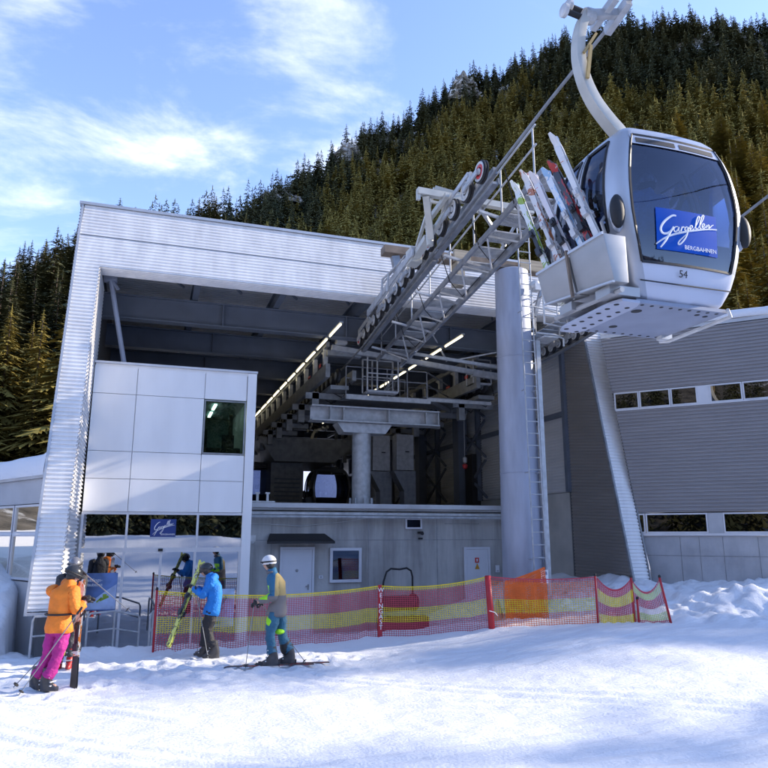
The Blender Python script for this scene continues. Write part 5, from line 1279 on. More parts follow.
sk = [((4.50, 5.84, 4.86), (4.32, 6.56, 6.85), ((.75, .74, .72), (.70, .68, .66), (.62, .16, .05)), 'tall white ski pair with orange lower half nearest the cabin window', 1.9),
      ((4.50, 5.95, 4.86), (4.32, 6.62, 6.52), ((.05, .05, .06), (.40, .03, .03), (.45, .45, .45)), 'thin black and red ski pair behind the tallest white skis in the rack', 1.7),
      ((4.50, 6.10, 4.86), (4.32, 6.76, 6.50), ((.72, .76, .80), (.30, .50, .72), (.74, .74, .74)), 'white and pale blue ski pair in the middle of the cabin rack', 1.7),
      ((4.50, 6.34, 4.82), (4.32, 7.05, 6.60), ((.72, .66, .66), (.72, .70, .70), (.62, .22, .25)), 'white ski pair with pink flecks third from the left in the rack', 1.75),
      ((4.50, 6.58, 4.82), (4.32, 7.27, 6.74), ((.70, .68, .66), (.42, .16, .08), (.66, .64, .62)), 'white ski pair with rust brown tips second from the left in the rack', 1.8),
      ((4.50, 6.84, 4.82), (4.32, 7.52, 6.72), ((.74, .76, .72), (.30, .42, .06), (.42, .58, .05)), 'white and lime green ski pair at the far left end of the rack', 1.8)]
for i, (a, c, cols, lb, L_) in enumerate(sk):
    ski_pair(a, Vector(c) - Vector(a), lb, ski_mat('ski_top_%d' % i, *cols), (Vector(c) - Vector(a)).length, (-1, -.35, 0), 'skis in the cabin rack', i % 2 == 0, w=.062)
# boots-and-bindings clutter colours already come from bindings
# ================================================================== PEOPLE
M_skin = pm('skin', (.50, .30, .22), .55, 0, 8, .06)
M_glove = pm('glove_black', (.02, .02, .022), .6, 0, 14, .3)
M_boot = pm('ski_boot', (.05, .05, .055), .35, 0, 10, .4)
M_bootw = pm('ski_boot_pale', (.35, .35, .36), .35, 0, 10, .3)
M_helm = pm('helmet_dark', (.03, .032, .036), .25, 0, 6, .2)
M_helmw = pm('helmet_white', (.66, .67, .68), .25, 0, 6, .05)
M_helmg = pm('helmet_grey', (.22, .22, .24), .25, .3, 6, .1)
M_gog = pm('goggle_lens', (.05, .035, .03), .12, .3, 4, .1)
def glove(name, J, wrist, hand, curl, mat, parent, thumb_side=1):
    w = Vector(wrist); h = Vector(hand); d = (h - w).normalized(); c = Vector(curl); c = (c - d * c.dot(d)).normalized(); s_ = d.cross(c)
    J2 = {'w': (*w, .042, .042), 'p': (*(w + d * .055), .045, .032), 'k': (*(w + d * .10), .042, .028)}; E2 = [('w', 'p'), ('p', 'k')]
    skinned(name, J2, E2, mat, parent, 1)
    mb = MB()
    for i, (off_, ln) in enumerate(((-.036, .068), (-.012, .078), (.012, .074), (.034, .058))):
        b0 = w + d * .085 + s_ * off_; p1 = b0 + d * ln * .5 + c * ln * .15; p2 = p1 + d * ln * .15 + c * ln * .45; p3 = p2 - d * ln * .25 + c * ln * .25
        mb.path([b0, p1, p2, p3], [.013, .013, .012, .009], 8)
    b0 = w + d * .03 + s_ * thumb_side * .035; mb.path([b0, b0 + s_ * thumb_side * .022 + d * .03 + c * .02, b0 + s_ * thumb_side * .01 + d * .05 + c * .05], [.015, .014, .010], 8)
    mb.build('glove_fingers', mat, parent, smooth=True)
def loft(mb, rings, n=18):
    """rings: (centre, wide axis, deep axis, wide radius, deep radius)"""
    o = len(mb.v); k = len(rings)
    for c, ax, ay, rx, ry in rings:
        for j in range(n):
            a = 2 * PI * j / n; cs, sn = math.cos(a), math.sin(a)
            cs = math.copysign(abs(cs) ** .85, cs); sn = math.copysign(abs(sn) ** .85, sn)
            mb.v.append(tuple(c + ax * cs * rx + ay * sn * ry))
    for i in range(k - 1):
        for j in range(n): mb.f.append([o + i * n + j, o + i * n + (j + 1) % n, o + (i + 1) * n + (j + 1) % n, o + (i + 1) * n + j]); mb.mi.append(mb.m)
    mb.f.append([o + j for j in range(n)][::-1]); mb.mi.append(mb.m); mb.f.append([o + (k - 1) * n + j for j in range(n)]); mb.mi.append(mb.m)
    return mb
def limb(mb, pts, rs, n=14, seg=7):
    """smooth tapered tube through joints with rounded bends and cloth folds"""
    P = [Vector(p) for p in pts]; out_ = []; rr = []
    for i in range(len(P) - 1):
        p0 = P[max(0, i - 1)]; p1 = P[i]; p2 = P[i + 1]; p3 = P[min(len(P) - 1, i + 2)]
        for j in range(seg):
            t = j / seg; q_ = .5 * ((2 * p1) + (p2 - p0) * t + (2 * p0 - 5 * p1 + 4 * p2 - p3) * t * t + (3 * p1 - p0 - 3 * p2 + p3) * t ** 3)
            out_.append(q_.lerp(p1.lerp(p2, t), .35)); rr.append(lerp(rs[i], rs[i + 1], t) * (1 + .045 * math.sin((i * seg + j) * 2.1)))
    out_.append(P[-1]); rr.append(rs[-1]); mb.path(out_, rr, n); return mb
def crumple(mb, amt, f=8.):
    mb.v = [tuple(Vector(v) + Vector((mnoise.noise(Vector(v) * f), mnoise.noise(Vector(v) * f + Vector((7, 3, 1))), mnoise.noise(Vector(v) * f + Vector((2, 9, 4))))) * amt) for v in mb.v]; return mb
def make_person(loc, label, J, cols, look, helm=M_helm, gog=True, group=None, heading=-YAW, seated=False, boots=True, backpack=False, boot_mat=None):
    """J: joints in metres (x image-right, y away, z up)"""
    o = local('person', (0, 0, 0), label, 'person', group)
    h = Vector(J['head']); lk = Vector(look).normalized()
    R_ = dict(pelvis=(.10, .10), belly=(.095, .095), chest=(.10, .10), neck=(.05, .05), jaw=(.06, .065), head=(.078, .09), top=(.05, .055), nose=(.014, .014), s=(.05, .05), e=(.038, .038), w=(.03, .03), h=(.035, .022), p=(.08, .08), k=(.052, .052), a=(.038, .038), t=(.032, .028))
    J = dict(J); J['jaw'] = tuple(h + Vector((0, 0, -.075)) + lk * .012); J['top'] = tuple(h + Vector((0, 0, .075))); J['nose'] = tuple(h + lk * .088 + Vector((0, 0, -.028)))
    for s_ in 'LR':
        a = Vector(J['a' + s_]); J.setdefault('t' + s_, tuple(a + lk * .15 + Vector((0, 0, -.06))))
        w = Vector(J['w' + s_]); e = Vector(J['e' + s_]); J['h' + s_] = tuple(w + (w - e).normalized() * .07)
    order = ['pelvis', 'belly', 'chest', 'neck', 'jaw', 'head', 'top', 'nose'] + [k + s_ for s_ in 'LR' for k in 'sewh'] + [k + s_ for s_ in 'LR' for k in 'pkat']
    E_ = [('pelvis', 'belly'), ('belly', 'chest'), ('chest', 'neck'), ('neck', 'jaw'), ('jaw', 'head'), ('head', 'top'), ('head', 'nose')]
    for s_ in 'LR': E_ += [('chest', 's' + s_), ('s' + s_, 'e' + s_), ('e' + s_, 'w' + s_), ('w' + s_, 'h' + s_), ('pelvis', 'p' + s_), ('p' + s_, 'k' + s_), ('k' + s_, 'a' + s_), ('a' + s_, 't' + s_)]
    skinned('body', {k: (*J[k], *(R_[k] if k in R_ else R_[k[0]])) for k in order}, E_, M_skin, o, 2)
    V_ = lambda k: Vector(J[k]); up = Vector((0, 0, 1))
    ax = (V_('sR') - V_('sL')); ax.z *= .3; ax.normalize(); pel, be, ch, ne = V_('pelvis'), V_('belly'), V_('chest'), V_('neck')
    ax2 = (V_('pR') - V_('pL')); ax2.z = 0; ax2.normalize()
    def fr_(t, a_): y_ = t.cross(a_).normalized(); return a_, y_
    # trousers: seat and two legs in one mesh
    mb = MB(); t = (be - pel).normalized(); a_, y_ = fr_(t, ax2)
    hipc = (V_('pL') + V_('pR')) / 2
    loft(mb, [(hipc - t * .07, a_, y_, .12, .10), (hipc - t * .02, a_, y_, .165, .125), (pel, a_, y_, .168, .128), (pel + t * .10, a_, y_, .15, .115)])
    for s_ in 'LR':
        k_, an = V_('k' + s_), V_('a' + s_)
        limb(mb, [V_('p' + s_) + t * .03, V_('p' + s_).lerp(k_, .45), k_, k_.lerp(an, .5), an + up * .09], [.098, .100, .078, .082, .088])
    crumple(mb, .020, 7); crumple(mb, .010, 19); tr_ = mb.build('trousers', cols['trousers'], o, smooth=True)
    # jacket: torso, collar and sleeves in one mesh
    mb = MB(); shc = (V_('sL') + V_('sR')) / 2; t2 = (ch - be).normalized(); sw_ = (V_('sR') - V_('sL')).length / 2; t3 = (ne - ch).normalized()
    a1, y1 = fr_(t, ax2.lerp(ax, .3).normalized()); a2_, y2 = fr_(t2, ax)
    loft(mb, [(pel - t * .10, a1, y1, .188, .150), (pel - t * .02, a1, y1, .186, .148), (pel.lerp(be, .5), a1, y1, .176, .138), (be, a2_, y2, .172, .134), (be.lerp(ch, .5), a2_, y2, .182, .142), (ch, a2_, y2, .192, .145), (ch.lerp(shc, .6), a2_, y2, .188, .135), (shc.lerp(ne, .15), a2_, y2, .165, .115), (shc.lerp(ne, .5), a2_, y2, .105, .09), (ne, a2_, y2, .075, .075), (ne + t3 * .055, a2_, y2, .073, .075)])
    for s_ in 'LR':
        s0, e0, w0 = V_('s' + s_), V_('e' + s_), V_('w' + s_); limb(mb, [s0.lerp(shc, .35), s0, s0.lerp(e0, .5), e0, e0.lerp(w0, .5), e0.lerp(w0, .94)], [.075, .088, .080, .070, .064, .050])
    crumple(mb, .020, 8); crumple(mb, .010, 21); jk = mb.build('jacket', cols['jacket'], o, smooth=True)
    for s_, th in (('L', 1), ('R', -1)): glove('glove', J, J['w' + s_], J['h' + s_], (0, .2, -1) if not seated else (0, 0, -1), M_glove, o, th)
    if boots:
        for s_ in 'LR':
            a = Vector(J['a' + s_]); t = Vector(J['t' + s_]); f = Vector((t.x - a.x, t.y - a.y, 0)).normalized(); sd = Vector((-f.y, f.x, 0)); zb = a.z - .10; mb = MB()
            prof = [(-.10, .0, .055, .10), (-.10, .30, .062, .10)]
            rings_ = [(.0, -.10, .20, .052), (.05, -.10, .20, .054), (.10, -.10, .10, .056), (.16, -.09, .06, .06), (.24, -.07, .075, .064), (.30, -.06, .085, .068)]
            nn = 12
            for z, b0, b1, w_ in rings_:
                for j in range(nn):
                    an = 2 * PI * j / nn; cx = (b0 + b1) / 2; p = a + f * (cx + math.cos(an) * (b1 - b0) / 2) + sd * math.sin(an) * w_; mb.v.append((p.x, p.y, zb + z))
            for i in range(len(rings_) - 1):
                for j in range(nn): mb.f.append([i * nn + j, i * nn + (j + 1) % nn, (i + 1) * nn + (j + 1) % nn, (i + 1) * nn + j]); mb.mi.append(0)
            mb.f.append(list(range(nn))[::-1]); mb.mi.append(0); mb.f.append([(len(rings_) - 1) * nn + j for j in range(nn)]); mb.mi.append(0)
            bo = mb.build('ski_boot', boot_mat or M_boot, o, smooth='auto')
            mb = MB()
            for zz in (.07, .12, .18, .24): p = a + sd * .0; mb.bar(a + f * (.07 if zz > .15 else .10) - sd * .06 + Vector((0, 0, zb + zz - a.z)), a + f * (.07 if zz > .15 else .10) + sd * .06 + Vector((0, 0, zb + zz - a.z)), .02, .015)
            mb.build('buckle', M_bindl, bo)
    # helmet
    Rz = lk.to_track_quat('Y', 'Z').to_matrix()
    mb = MB(); ellipsoid(mb, h + Vector((0, 0, .025)) - lk * .008, (.105, .128, .115), 20, 12, Rz, -.35, 1.); he = mb.build('helmet', helm, o, smooth=True)
    mb = MB(); ellipsoid(mb, h + Vector((0, 0, -.02)) - lk * .03, (.102, .075, .085), 16, 8, Rz); mb.build('ear_pad', M_black, he, smooth=True)
    if gog:
        mb = MB(); ellipsoid(mb, h + lk * .075 + Vector((0, 0, .018)), (.078, .04, .04), 14, 8, Rz); gg = mb.build('goggles', M_gog, o, smooth=True)
        mb = MB(); pts = [Rz @ Vector((math.cos(2 * PI * k / 24) * .108, math.sin(2 * PI * k / 24) * .131, .0)) + h + Vector((0, 0, .028)) for k in range(24)]; mb.path(pts, .013, 6, closed=True); mb.build('strap', M_black, gg)
    o.location = loc; o.rotation_euler = (0, 0, heading)
    return o, jk, tr_
def cloth(name, c, rough=.7): return pm(name, c, rough, 0, 9, .14, .9, 26)
# --- man 1 : orange jacket, magenta trousers
g1 = ground_hit(45, 691)
J1 = dict(pelvis=(.11, 0, .88), belly=(.10, 0, 1.02), chest=(.13, 0, 1.26), neck=(.20, .0, 1.46), head=(.25, .02, 1.57), sL=(-.05, .04, 1.35), sR=(.30, -.05, 1.34), eL=(.10, .26, 1.10), eR=(.36, -.06, 1.09), wL=(.34, .16, 1.22), wR=(.44, .05, 1.18), pL=(.02, .04, .80), pR=(.19, -.02, .80), kL=(-.02, .04, .47), kR=(.14, -.03, .46), aL=(-.17, .06, .11), aR=(.03, -.04, .11), tL=(-.02, .03, .05), tR=(.20, -.08, .05))
p1, jk, tr_ = make_person(g1, 'skier in orange jacket and magenta trousers bending over upright white skis', J1, dict(jacket=cloth('jacket_orange', (.88, .23, .02)), trousers=cloth('trousers_magenta', (.42, .015, .22))), (.8, .35, -.45), M_helm)
q = MB(); q.path([(.10 + .19 * math.cos(a), .162 * math.sin(a), 1.03) for a in [2 * PI * k / 20 for k in range(20)]], .014, 6, closed=True); q.build('waist_strap', M_black, p1)
q = MB(); ellipsoid(q, (.155, .09, 1.44), (.12, .075, .085)); crumple(q, .012, 14); q.build('hood', cloth('jacket_orange', (.88, .23, .02)), p1, smooth=True)
# --- man 2 : blue jacket
g2 = ground_hit(206, 658)
J2 = dict(pelvis=(.07, 0, .84), belly=(.10, 0, .99), chest=(.08, 0, 1.24), neck=(.00, 0, 1.43), head=(-.085, -.01, 1.52), sL=(-.02, .15, 1.34), sR=(.08, -.14, 1.34), eL=(-.12, .20, 1.12), eR=(-.08, -.16, 1.10), wL=(-.26, .08, 1.20), wR=(-.29, -.06, 1.22), pL=(.03, .08, .78), pR=(.07, -.08, .78), kL=(-.06, .08, .46), kR=(.03, -.08, .45), aL=(-.05, .09, .11), aR=(.16, -.10, .11), tL=(-.22, .08, .05), tR=(.0, -.12, .05))
p2, jk, tr_ = make_person(g2, 'skier in bright blue jacket and black trousers holding yellow skis by the glass entrance', J2, dict(jacket=cloth('jacket_blue', (.01, .20, .62)), trousers=cloth('trousers_black', (.02, .02, .024))), (-1, 0, -.35), M_helm, False)
q = MB(); ellipsoid(q, (.075, .0, 1.40), (.085, .12, .08)); crumple(q, .012, 14); q.build('hood', cloth('jacket_blue', (.01, .20, .62)), p2, smooth=True)
# --- man 3
g3 = ground_hit(272, 666)
J3 = dict(pelvis=(.06, 0, .90), belly=(.08, 0, 1.05), chest=(.03, 0, 1.32), neck=(-.05, 0, 1.52), head=(-.115, 0, 1.66), sL=(-.03, .16, 1.42), sR=(.01, -.16, 1.42), eL=(.0, .20, 1.14), eR=(.04, -.20, 1.13), wL=(-.22, .18, 1.02), wR=(-.24, -.16, 1.04), pL=(.10, .09, .84), pR=(.02, -.09, .84), kL=(.13, .10, .50), kR=(-.03, -.10, .49), aL=(.27, .12, .13), aR=(.02, -.12, .13), tL=(.12, .12, .07), tR=(-.13, -.12, .07))
mj = bpy.data.materials.new('jacket_three_colour'); mj.use_nodes = True
nt = mj.node_tree; N = nt.nodes; L = nt.links; b = N['Principled BSDF']; b.inputs['Roughness'].default_value = .7
tc = N.new('ShaderNodeTexCoord'); sx = N.new('ShaderNodeSeparateXYZ'); L.new(tc.outputs['Object'], sx.inputs[0])
def cmp(inp, th, op='GREATER_THAN'):
    m_ = N.new('ShaderNodeMath'); m_.operation = op; L.new(inp, m_.inputs[0]); m_.inputs[1].default_value = th; return m_.outputs[0]
def mixc(f, a, b_):
    x = N.new('ShaderNodeMix'); x.data_type = 'RGBA'; L.new(f, x.inputs[0])
    for i, v in ((6, a), (7, b_)):
        if isinstance(v, tuple): x.inputs[i].default_value = (*v, 1)
        else: L.new(v, x.inputs[i])
    return x.outputs[2]
c1 = mixc(cmp(sx.outputs[0], .045), (.02, .13, .25), (.40, .30, .12))       # blue front, yellow back
c2 = mixc(cmp(sx.outputs[2], 1.14), (.17, .16, .16), c1)                       # grey hem band
c3 = mixc(cmp(sx.outputs[0], -.075, 'LESS_THAN'), c2, (.35, .80, .02))
mm = N.new('ShaderNodeMath'); mm.operation = 'MULTIPLY'; L.new(cmp(sx.outputs[2], 1.08), mm.inputs[0]); L.new(cmp(sx.outputs[2], 1.30, 'LESS_THAN'), mm.inputs[1])
c4 = mixc(mm.outputs[0], c2, c3); L.new(c4, b.inputs['Base Color'])
p3, jk, tr_ = make_person(g3, 'skier in teal yellow and grey outfit with white helmet standing on skis', J3, dict(jacket=mj, trousers=cloth('trousers_teal', (.025, .12, .20))), (-1, 0, -.1), M_helmw, True)
mlime = cloth('lime_patch', (.35, .80, .02))
q = MB(); ellipsoid(q, (-.035, -.115, .72), (.07, .085, .10)); q.build('thigh_patch', mlime, tr_, smooth=True)
q = MB(); ellipsoid(q, (.105, .03, .54), (.085, .10, .045)); q.build('knee_patch', mlime, tr_, smooth=True)
q = MB(); ellipsoid(q, (.20, .115, .30), (.098, .105, .15)); q.build('gaiter', M_black, tr_, smooth=True)
q = MB(); ellipsoid(q, (-.06, 0, 1.51), (.095, .095, .05)); q.build('collar', pm('collar_grey', (.14, .14, .15), .8), p3, smooth=True)
# --- man 4 behind man 1
g4 = ground_hit(62, 668)
J4 = dict(pelvis=(.03, 0, .92), belly=(.03, 0, 1.06), chest=(.04, 0, 1.32), neck=(.05, 0, 1.52), head=(.07, -.02, 1.64), sL=(-.14, 0, 1.42), sR=(.20, 0, 1.42), eL=(-.18, -.02, 1.12), eR=(.22, -.05, 1.13), wL=(-.06, -.2, 1.10), wR=(.14, -.22, 1.14), pL=(-.06, 0, .86), pR=(.11, 0, .86), kL=(-.07, -.02, .48), kR=(.11, -.02, .48), aL=(-.06, .02, .11), aR=(.12, 0, .11))
p4, jk, tr_ = make_person(g4, 'skier with grey helmet and red boots mostly hidden behind the one in orange', J4, dict(jacket=cloth('jacket_charcoal', (.035, .035, .04)), trousers=cloth('trousers_grey', (.05, .05, .06))), (.3, -1, -.2), M_helmg, True, boot_mat=pm('boot_red', (.4, .02, .02), .4))
# --- passenger in the cabin (sits on the front bench looking back)
J5 = dict(pelvis=(0, .0, .10), belly=(0, 0, .26), chest=(0, .0, .50), neck=(0, .02, .68), head=(0, .03, .81), sL=(-.18, 0, .60), sR=(.18, 0, .60), eL=(-.22, .06, .34), eR=(.22, .06, .34), wL=(-.12, .24, .24), wR=(.12, .24, .24), pL=(-.09, .06, .08), pR=(.09, .06, .08), kL=(-.11, .42, .06), kR=(.11, .42, .06), aL=(-.11, .40, -.30), aR=(.11, .40, -.30), tL=(-.11, .53, -.36), tR=(.11, .53, -.36))
p5, jk, tr_ = make_person(CAB + Vector((-.22, -.42, .66)), 'passenger in pale blue jacket sitting inside the near cabin', J5, dict(jacket=cloth('jacket_pale_blue', (.10, .28, .60)), trousers=cloth('trousers_navy', (.03, .04, .07))), (.1, 1, 0), M_helmg, False, heading=0, seated=True)
# ---- skis and poles
def W_(g, p):          # local person frame -> world
    return Vector(g) + Matrix.Rotation(-YAW, 3, 'Z') @ Vector(p)
def pole(a, b_, label, group=None, col=M_mach):
    """a grip end, b tip"""
    a = Vector(a); b_ = Vector(b_); o = root('ski_pole', tuple(b_), label, 'ski pole', group); d = (b_ - a).normalized()
    q = MB(); q.path([a, b_], [.009, .006], 8); q.build('shaft', col, o); q = MB(); q.lathe(a - d * .02, d, [(.012, 0), (.018, .01), (.015, .11), (.011, .12)], 10); gr = q.build('grip', M_black, o)
    q = MB(); q.lathe(b_ - d * .07, d, [(.008, 0), (.04, .012), (.04, .018), (.008, .022)], 14); q.build('basket', M_black, o)
    q = MB(); q.path([a, a + Vector((.03, 0, -.06)), a + Vector((.0, .02, -.12)), a + Vector((-.01, 0, -.02))], .005, 5); q.build('strap', M_black, gr)
    return o
mwr = ski_mat('ski_white_black', (.74, .74, .72), (.62, .20, .04), (.06, .06, .06), 3, ((.03, .03, .035), .45))
m_gy = ski_mat('ski_yellow', (.66, .68, .16), (.10, .11, .06), (.74, .74, .66), 4)
b1_ = ground_hit(73, 688)
ski_pair(b1_ + Vector((0, 0, -.02)), (-.01, .02, 1), 'white and black ski pair standing upright in the snow before the orange skier', mwr, 1.52, (-.3, -1, 0), None, False, w=.07)
q = MB(); q0 = W_(g1, (.36, .25, 1.22)); 
ski_pair(W_(g4, (.07, -.25, .25)), (.02, .0, 1), 'short yellow topped ski pair held behind the white skis', ski_mat('ski_yel2', (.75, .52, .05), (.65, .65, .62), (.2, .2, .2)), 1.40, (-.3, -1, 0), None, True, w=.075)
pole(W_(g1, (.46, -.12, 1.12)), W_(g1, (-.22, -.30, .0)), 'ski pole slanting across the orange skier\'s magenta trousers')
pole(W_(g1, (.42, .12, 1.05)), W_(g1, (-.55, .20, .0)), 'ski pole trailing behind the orange skier\'s boots, its tip furthest left')
pole(W_(g1, (.28, .2, 1.62)), W_(g1, (1.0, .35, 1.02)), 'ski pole pointing right and down from beside the grey helmet')
# man2 skis
a = EYE + ray(168, 646) * ((g2 - EYE).length * .985); c = EYE + ray(202, 560) * ((g2 - EYE).length * 1.0)
ski_pair(a, c - a, 'yellow and black ski pair held slanting by the skier in blue', m_gy, (c - a).length, (-.7, -.7, 0), None, False, w=.065)
pole(W_(g2, (-.22, -.14, 1.22)), W_(g2, (.10, -.25, .02)), 'ski pole slanting in front of the blue skier\'s black trousers')
pole(W_(g2, (-.20, .12, 1.15)), W_(g2, (-.20, .15, .02)), 'upright ski pole just left of the blue skier\'s legs')
# man3 skis on the snow
for s_, off, lb in ((-1, (-.02, -.12), 'near dark ski under the teal and yellow skier'), (1, (.22, .12), 'far dark ski under the teal and yellow skier')):
    o = local('ski', (0, 0, 0), lb, 'ski', 'skis worn by the teal and yellow skier')
    k = ski_mesh(1.6, .062).build('blade', ski_mat('ski_dark%d' % s_, (.05, .05, .06), (.25, .02, .02), (.35, .35, .36)), o); binding(.72).build('binding', M_bind, o)
    c = W_(g3, (off[0] - .02, off[1], 0)); dirv = Matrix.Rotation(-YAW, 3, 'Z') @ Vector((-1, -.16, 0)); z0_ = max(gz(c.x + dirv.x * t, c.y + dirv.y * t) for t in (-.6, -.3, 0, .3, .6)); tail = Vector((c.x, c.y, z0_)) - dirv * .74 + Vector((0, 0, .012))
    d = dirv.normalized(); u = Vector((0, 0, 1)); x = u.cross(d) * 1
    o.matrix_world = Matrix.Translation(tail) @ Matrix(((x.x, u.x, d.x, 0), (x.y, u.y, d.y, 0), (x.z, u.z, d.z, 0), (0, 0, 0, 1)))
pole(W_(g3, (-.30, -.18, 1.06)), W_(g3, (-.40, -.24, -.02)), 'ski pole planted upright by the teal and yellow skier')
pole(W_(g3, (-.28, .2, 1.02)), W_(g3, (.55, .22, .0)), 'ski pole trailing low behind the teal and yellow skier')

# ================================================================== FENCE
fn = root('safety_net_fence', (5, 14.7, 0), 'long yellow and red ski safety net strung between red posts before the concrete wall', 'fence')
FP = [((153, 652), 1.10, 'n'), ((380, 637), 1.02, 't'), ((492, 628), 1.00, 'p'), ((598, 623), .88, 'n')]
fp = []
for (px, py), h, k in FP: g_ = ground_hit(px, py); fp.append((g_, h, k))
print('fence posts', [tuple(round(c, 2) for c in f[0]) for f in fp])
def post(g_, h, k, par, lean=(0, 0)):
    a = g_ + Vector((0, 0, -.1)); c = g_ + Vector((lean[0], lean[1], h)); q = MB()
    if k == 'p': q.path([a, c], [.068, .062], 12)
    elif k == 't': q.bar(a, c, .085, .035)
    else: q.path([a, c], .022, 8)
    o = q.build('post', M_postr, par, smooth=(k != 't'))
    if k == 't':
        for i, ch_ in enumerate('WEINGAST'):
            text('lettering', ch_, .125, M_lett, o, facing(g_ + Vector((.0, -.026, h - .10 - i * .112)) + Vector((0, 0, 0)), (RT.x, RT.y, 0), (0, 0, 1)) if False else facing(g_ + Vector((.0, -.056, h - .10 - i * .105)), (1, 0, 0), (0, 0, 1)))
    if k == 'n': 
        q = MB(); q.lathe(c, (0, 0, 1), [(.026, 0), (.026, .03), (.01, .05)], 8); q.build('cap', M_black, o)
    if k == 'p':
        q = MB(); q.path([g_ + Vector((-.09, -.08, h * .33)), g_ + Vector((.02, -.1, h * .30)), g_ + Vector((.12, -.04, h * .22))], .008, 5); q.build('tie_cord', M_lett, o)
    return o
def net(a0, a1, c0, c1, par, sag=.06, bands=None, pitch=.048, sw=.0072, fold=.03, seed=0, name='net'):
    """a: lower corners, c: upper corners (left, right)"""
    L_ = (a1 - a0).length; nc_ = max(6, int(L_ / pitch)); H_ = (c0 - a0).length; nr = max(8, int(H_ / (pitch * .8)))
    nrm = (a1 - a0).cross(Vector((0, 0, 1))).normalized()
    def P_(u, v):
        b_ = a0.lerp(a1, u); b_.z = gz(b_.x, b_.y) - .02 if True else b_.z
        t_ = c0.lerp(c1, u); t_.z -= sag * 4 * u * (1 - u); p = b_.lerp(t_, v)
        return p + nrm * (fold * math.sin(u * 9 + seed) * v * (1 - v) * 2 + fold * .5 * math.sin(u * 23 + v * 3 + seed) * (1 - v))
    bands = bands or [(0, .30, 1), (.30, .58, 0), (.58, .93, 1), (.93, 1.01, 0)]
    def bi(v):
        for a_, b_, m_ in bands:
            if a_ <= v < b_: return m_
        return bands[-1][2]
    q = MB(); up_ = Vector((0, 0, sw)); 
    for j in range(nr + 1):
        v = j / nr; q.m = bi(v); wd = sw * (2.4 if j == nr else 1.15)
        for i in range(nc_):
            p, r = P_(i / nc_, v), P_((i + 1) / nc_, v); q.add([p - Vector((0, 0, wd / 2)), r - Vector((0, 0, wd / 2)), r + Vector((0, 0, wd / 2)), p + Vector((0, 0, wd / 2))], [(0, 1, 2, 3)])
    dr = (a1 - a0).normalized() * sw / 2
    for i in range(nc_ + 1):
        for j in range(nr):
            v = j / nr; q.m = bi(v + .5 / nr); p, r = P_(i / nc_, v), P_(i / nc_, (j + 1) / nr); q.add([p - dr, p + dr, r + dr, r - dr], [(0, 1, 2, 3)])
    return q.build(name, [M_yel, M_netr, M_netw, M_netg, M_orange], par)
tops = []
for g_, h, k in fp: post(g_, h, k, fn, (-.06, 0) if k == 'p' else (.0, 0)); tops.append(g_ + Vector((-.06 if k == 'p' else 0, 0, h - .02)))
for i in range(3): net(fp[i][0], fp[i + 1][0], tops[i], tops[i + 1], fn, (.13, .09, .05)[i], [(0, .30, 4), (.30, .58, 0), (.58, .93, 4), (.93, 1.01, 1)] if i == 2 else None, seed=i * 2, fold=.04, sw=.009)
# second, crumpled net on the right
f2 = root('safety_net_fence', fp[3][0], 'short sagging red yellow and pale net with leaning poles at the right end', 'fence')
gA = fp[3][0] + Vector((.03, -.02, 0)); gB = ground_hit(635, 622); gC = ground_hit(672, 623)
post(gB, .82, 'n', f2, (-.02, 0)); post(gC, .84, 'n', f2, (-.22, -.02)); post(gB + Vector((.05, -.05, 0)), .42, 'n', f2)
net(gA, gB, gA + Vector((0, 0, .84)), gB + Vector((-.02, 0, .80)), f2, .22, [(0, .22, 0), (.22, .5, 1), (.5, .78, 0), (.78, 1.01, 1)], pitch=.034, sw=.012, seed=5, fold=.08)
net(gB, gC, gB + Vector((-.02, 0, .80)), gC + Vector((-.22, -.02, .82)), f2, .26, [(0, .1, 1), (.1, .3, 3), (.3, .48, 2), (.48, .75, 1), (.75, .95, 3), (.95, 1.01, 1)], pitch=.034, sw=.010, seed=9, fold=.08)
# orange net wrapped about the foot of the round column
o = root('orange_barrier_net', (8.0, 14.2, .6), 'orange plastic barrier net bunched in front of the round column foot', 'net')
def at_y(px, py, y):
    d = ray(px, py); return EYE + d * (y / d.y)
a = at_y(506, 612, 14.05); c = at_y(548, 612, 13.75)
net(a, c, a + Vector((0, 0, .62)), c + Vector((-.03, .0, .92)), o, .02, [(0, 1.01, 4)], pitch=.030, sw=.018, seed=3, fold=.07)
net(a + Vector((.05, .10, 0)), c + Vector((.0, .10, 0)), a + Vector((.05, .1, .50)), c + Vector((-.1, .10, .86)), o, .02, [(0, 1.01, 4)], pitch=.034, sw=.018, seed=7, fold=.07)
o = root('snow_marker_cone', ground_hit(501, 620) + Vector((0, .15, 0)), 'pale pointed cloth marker just right of the thick red post', 'marker'); g_ = ground_hit(501, 620) + Vector((0, .15, 0))
q = MB(); q.lathe(g_, (0, 0, 1), [(.15, -.05), (.12, .12), (.05, .40), (.01, .48)], 14); q.build('cloth', pm('cloth_peach', (.62, .45, .36), .8), o)
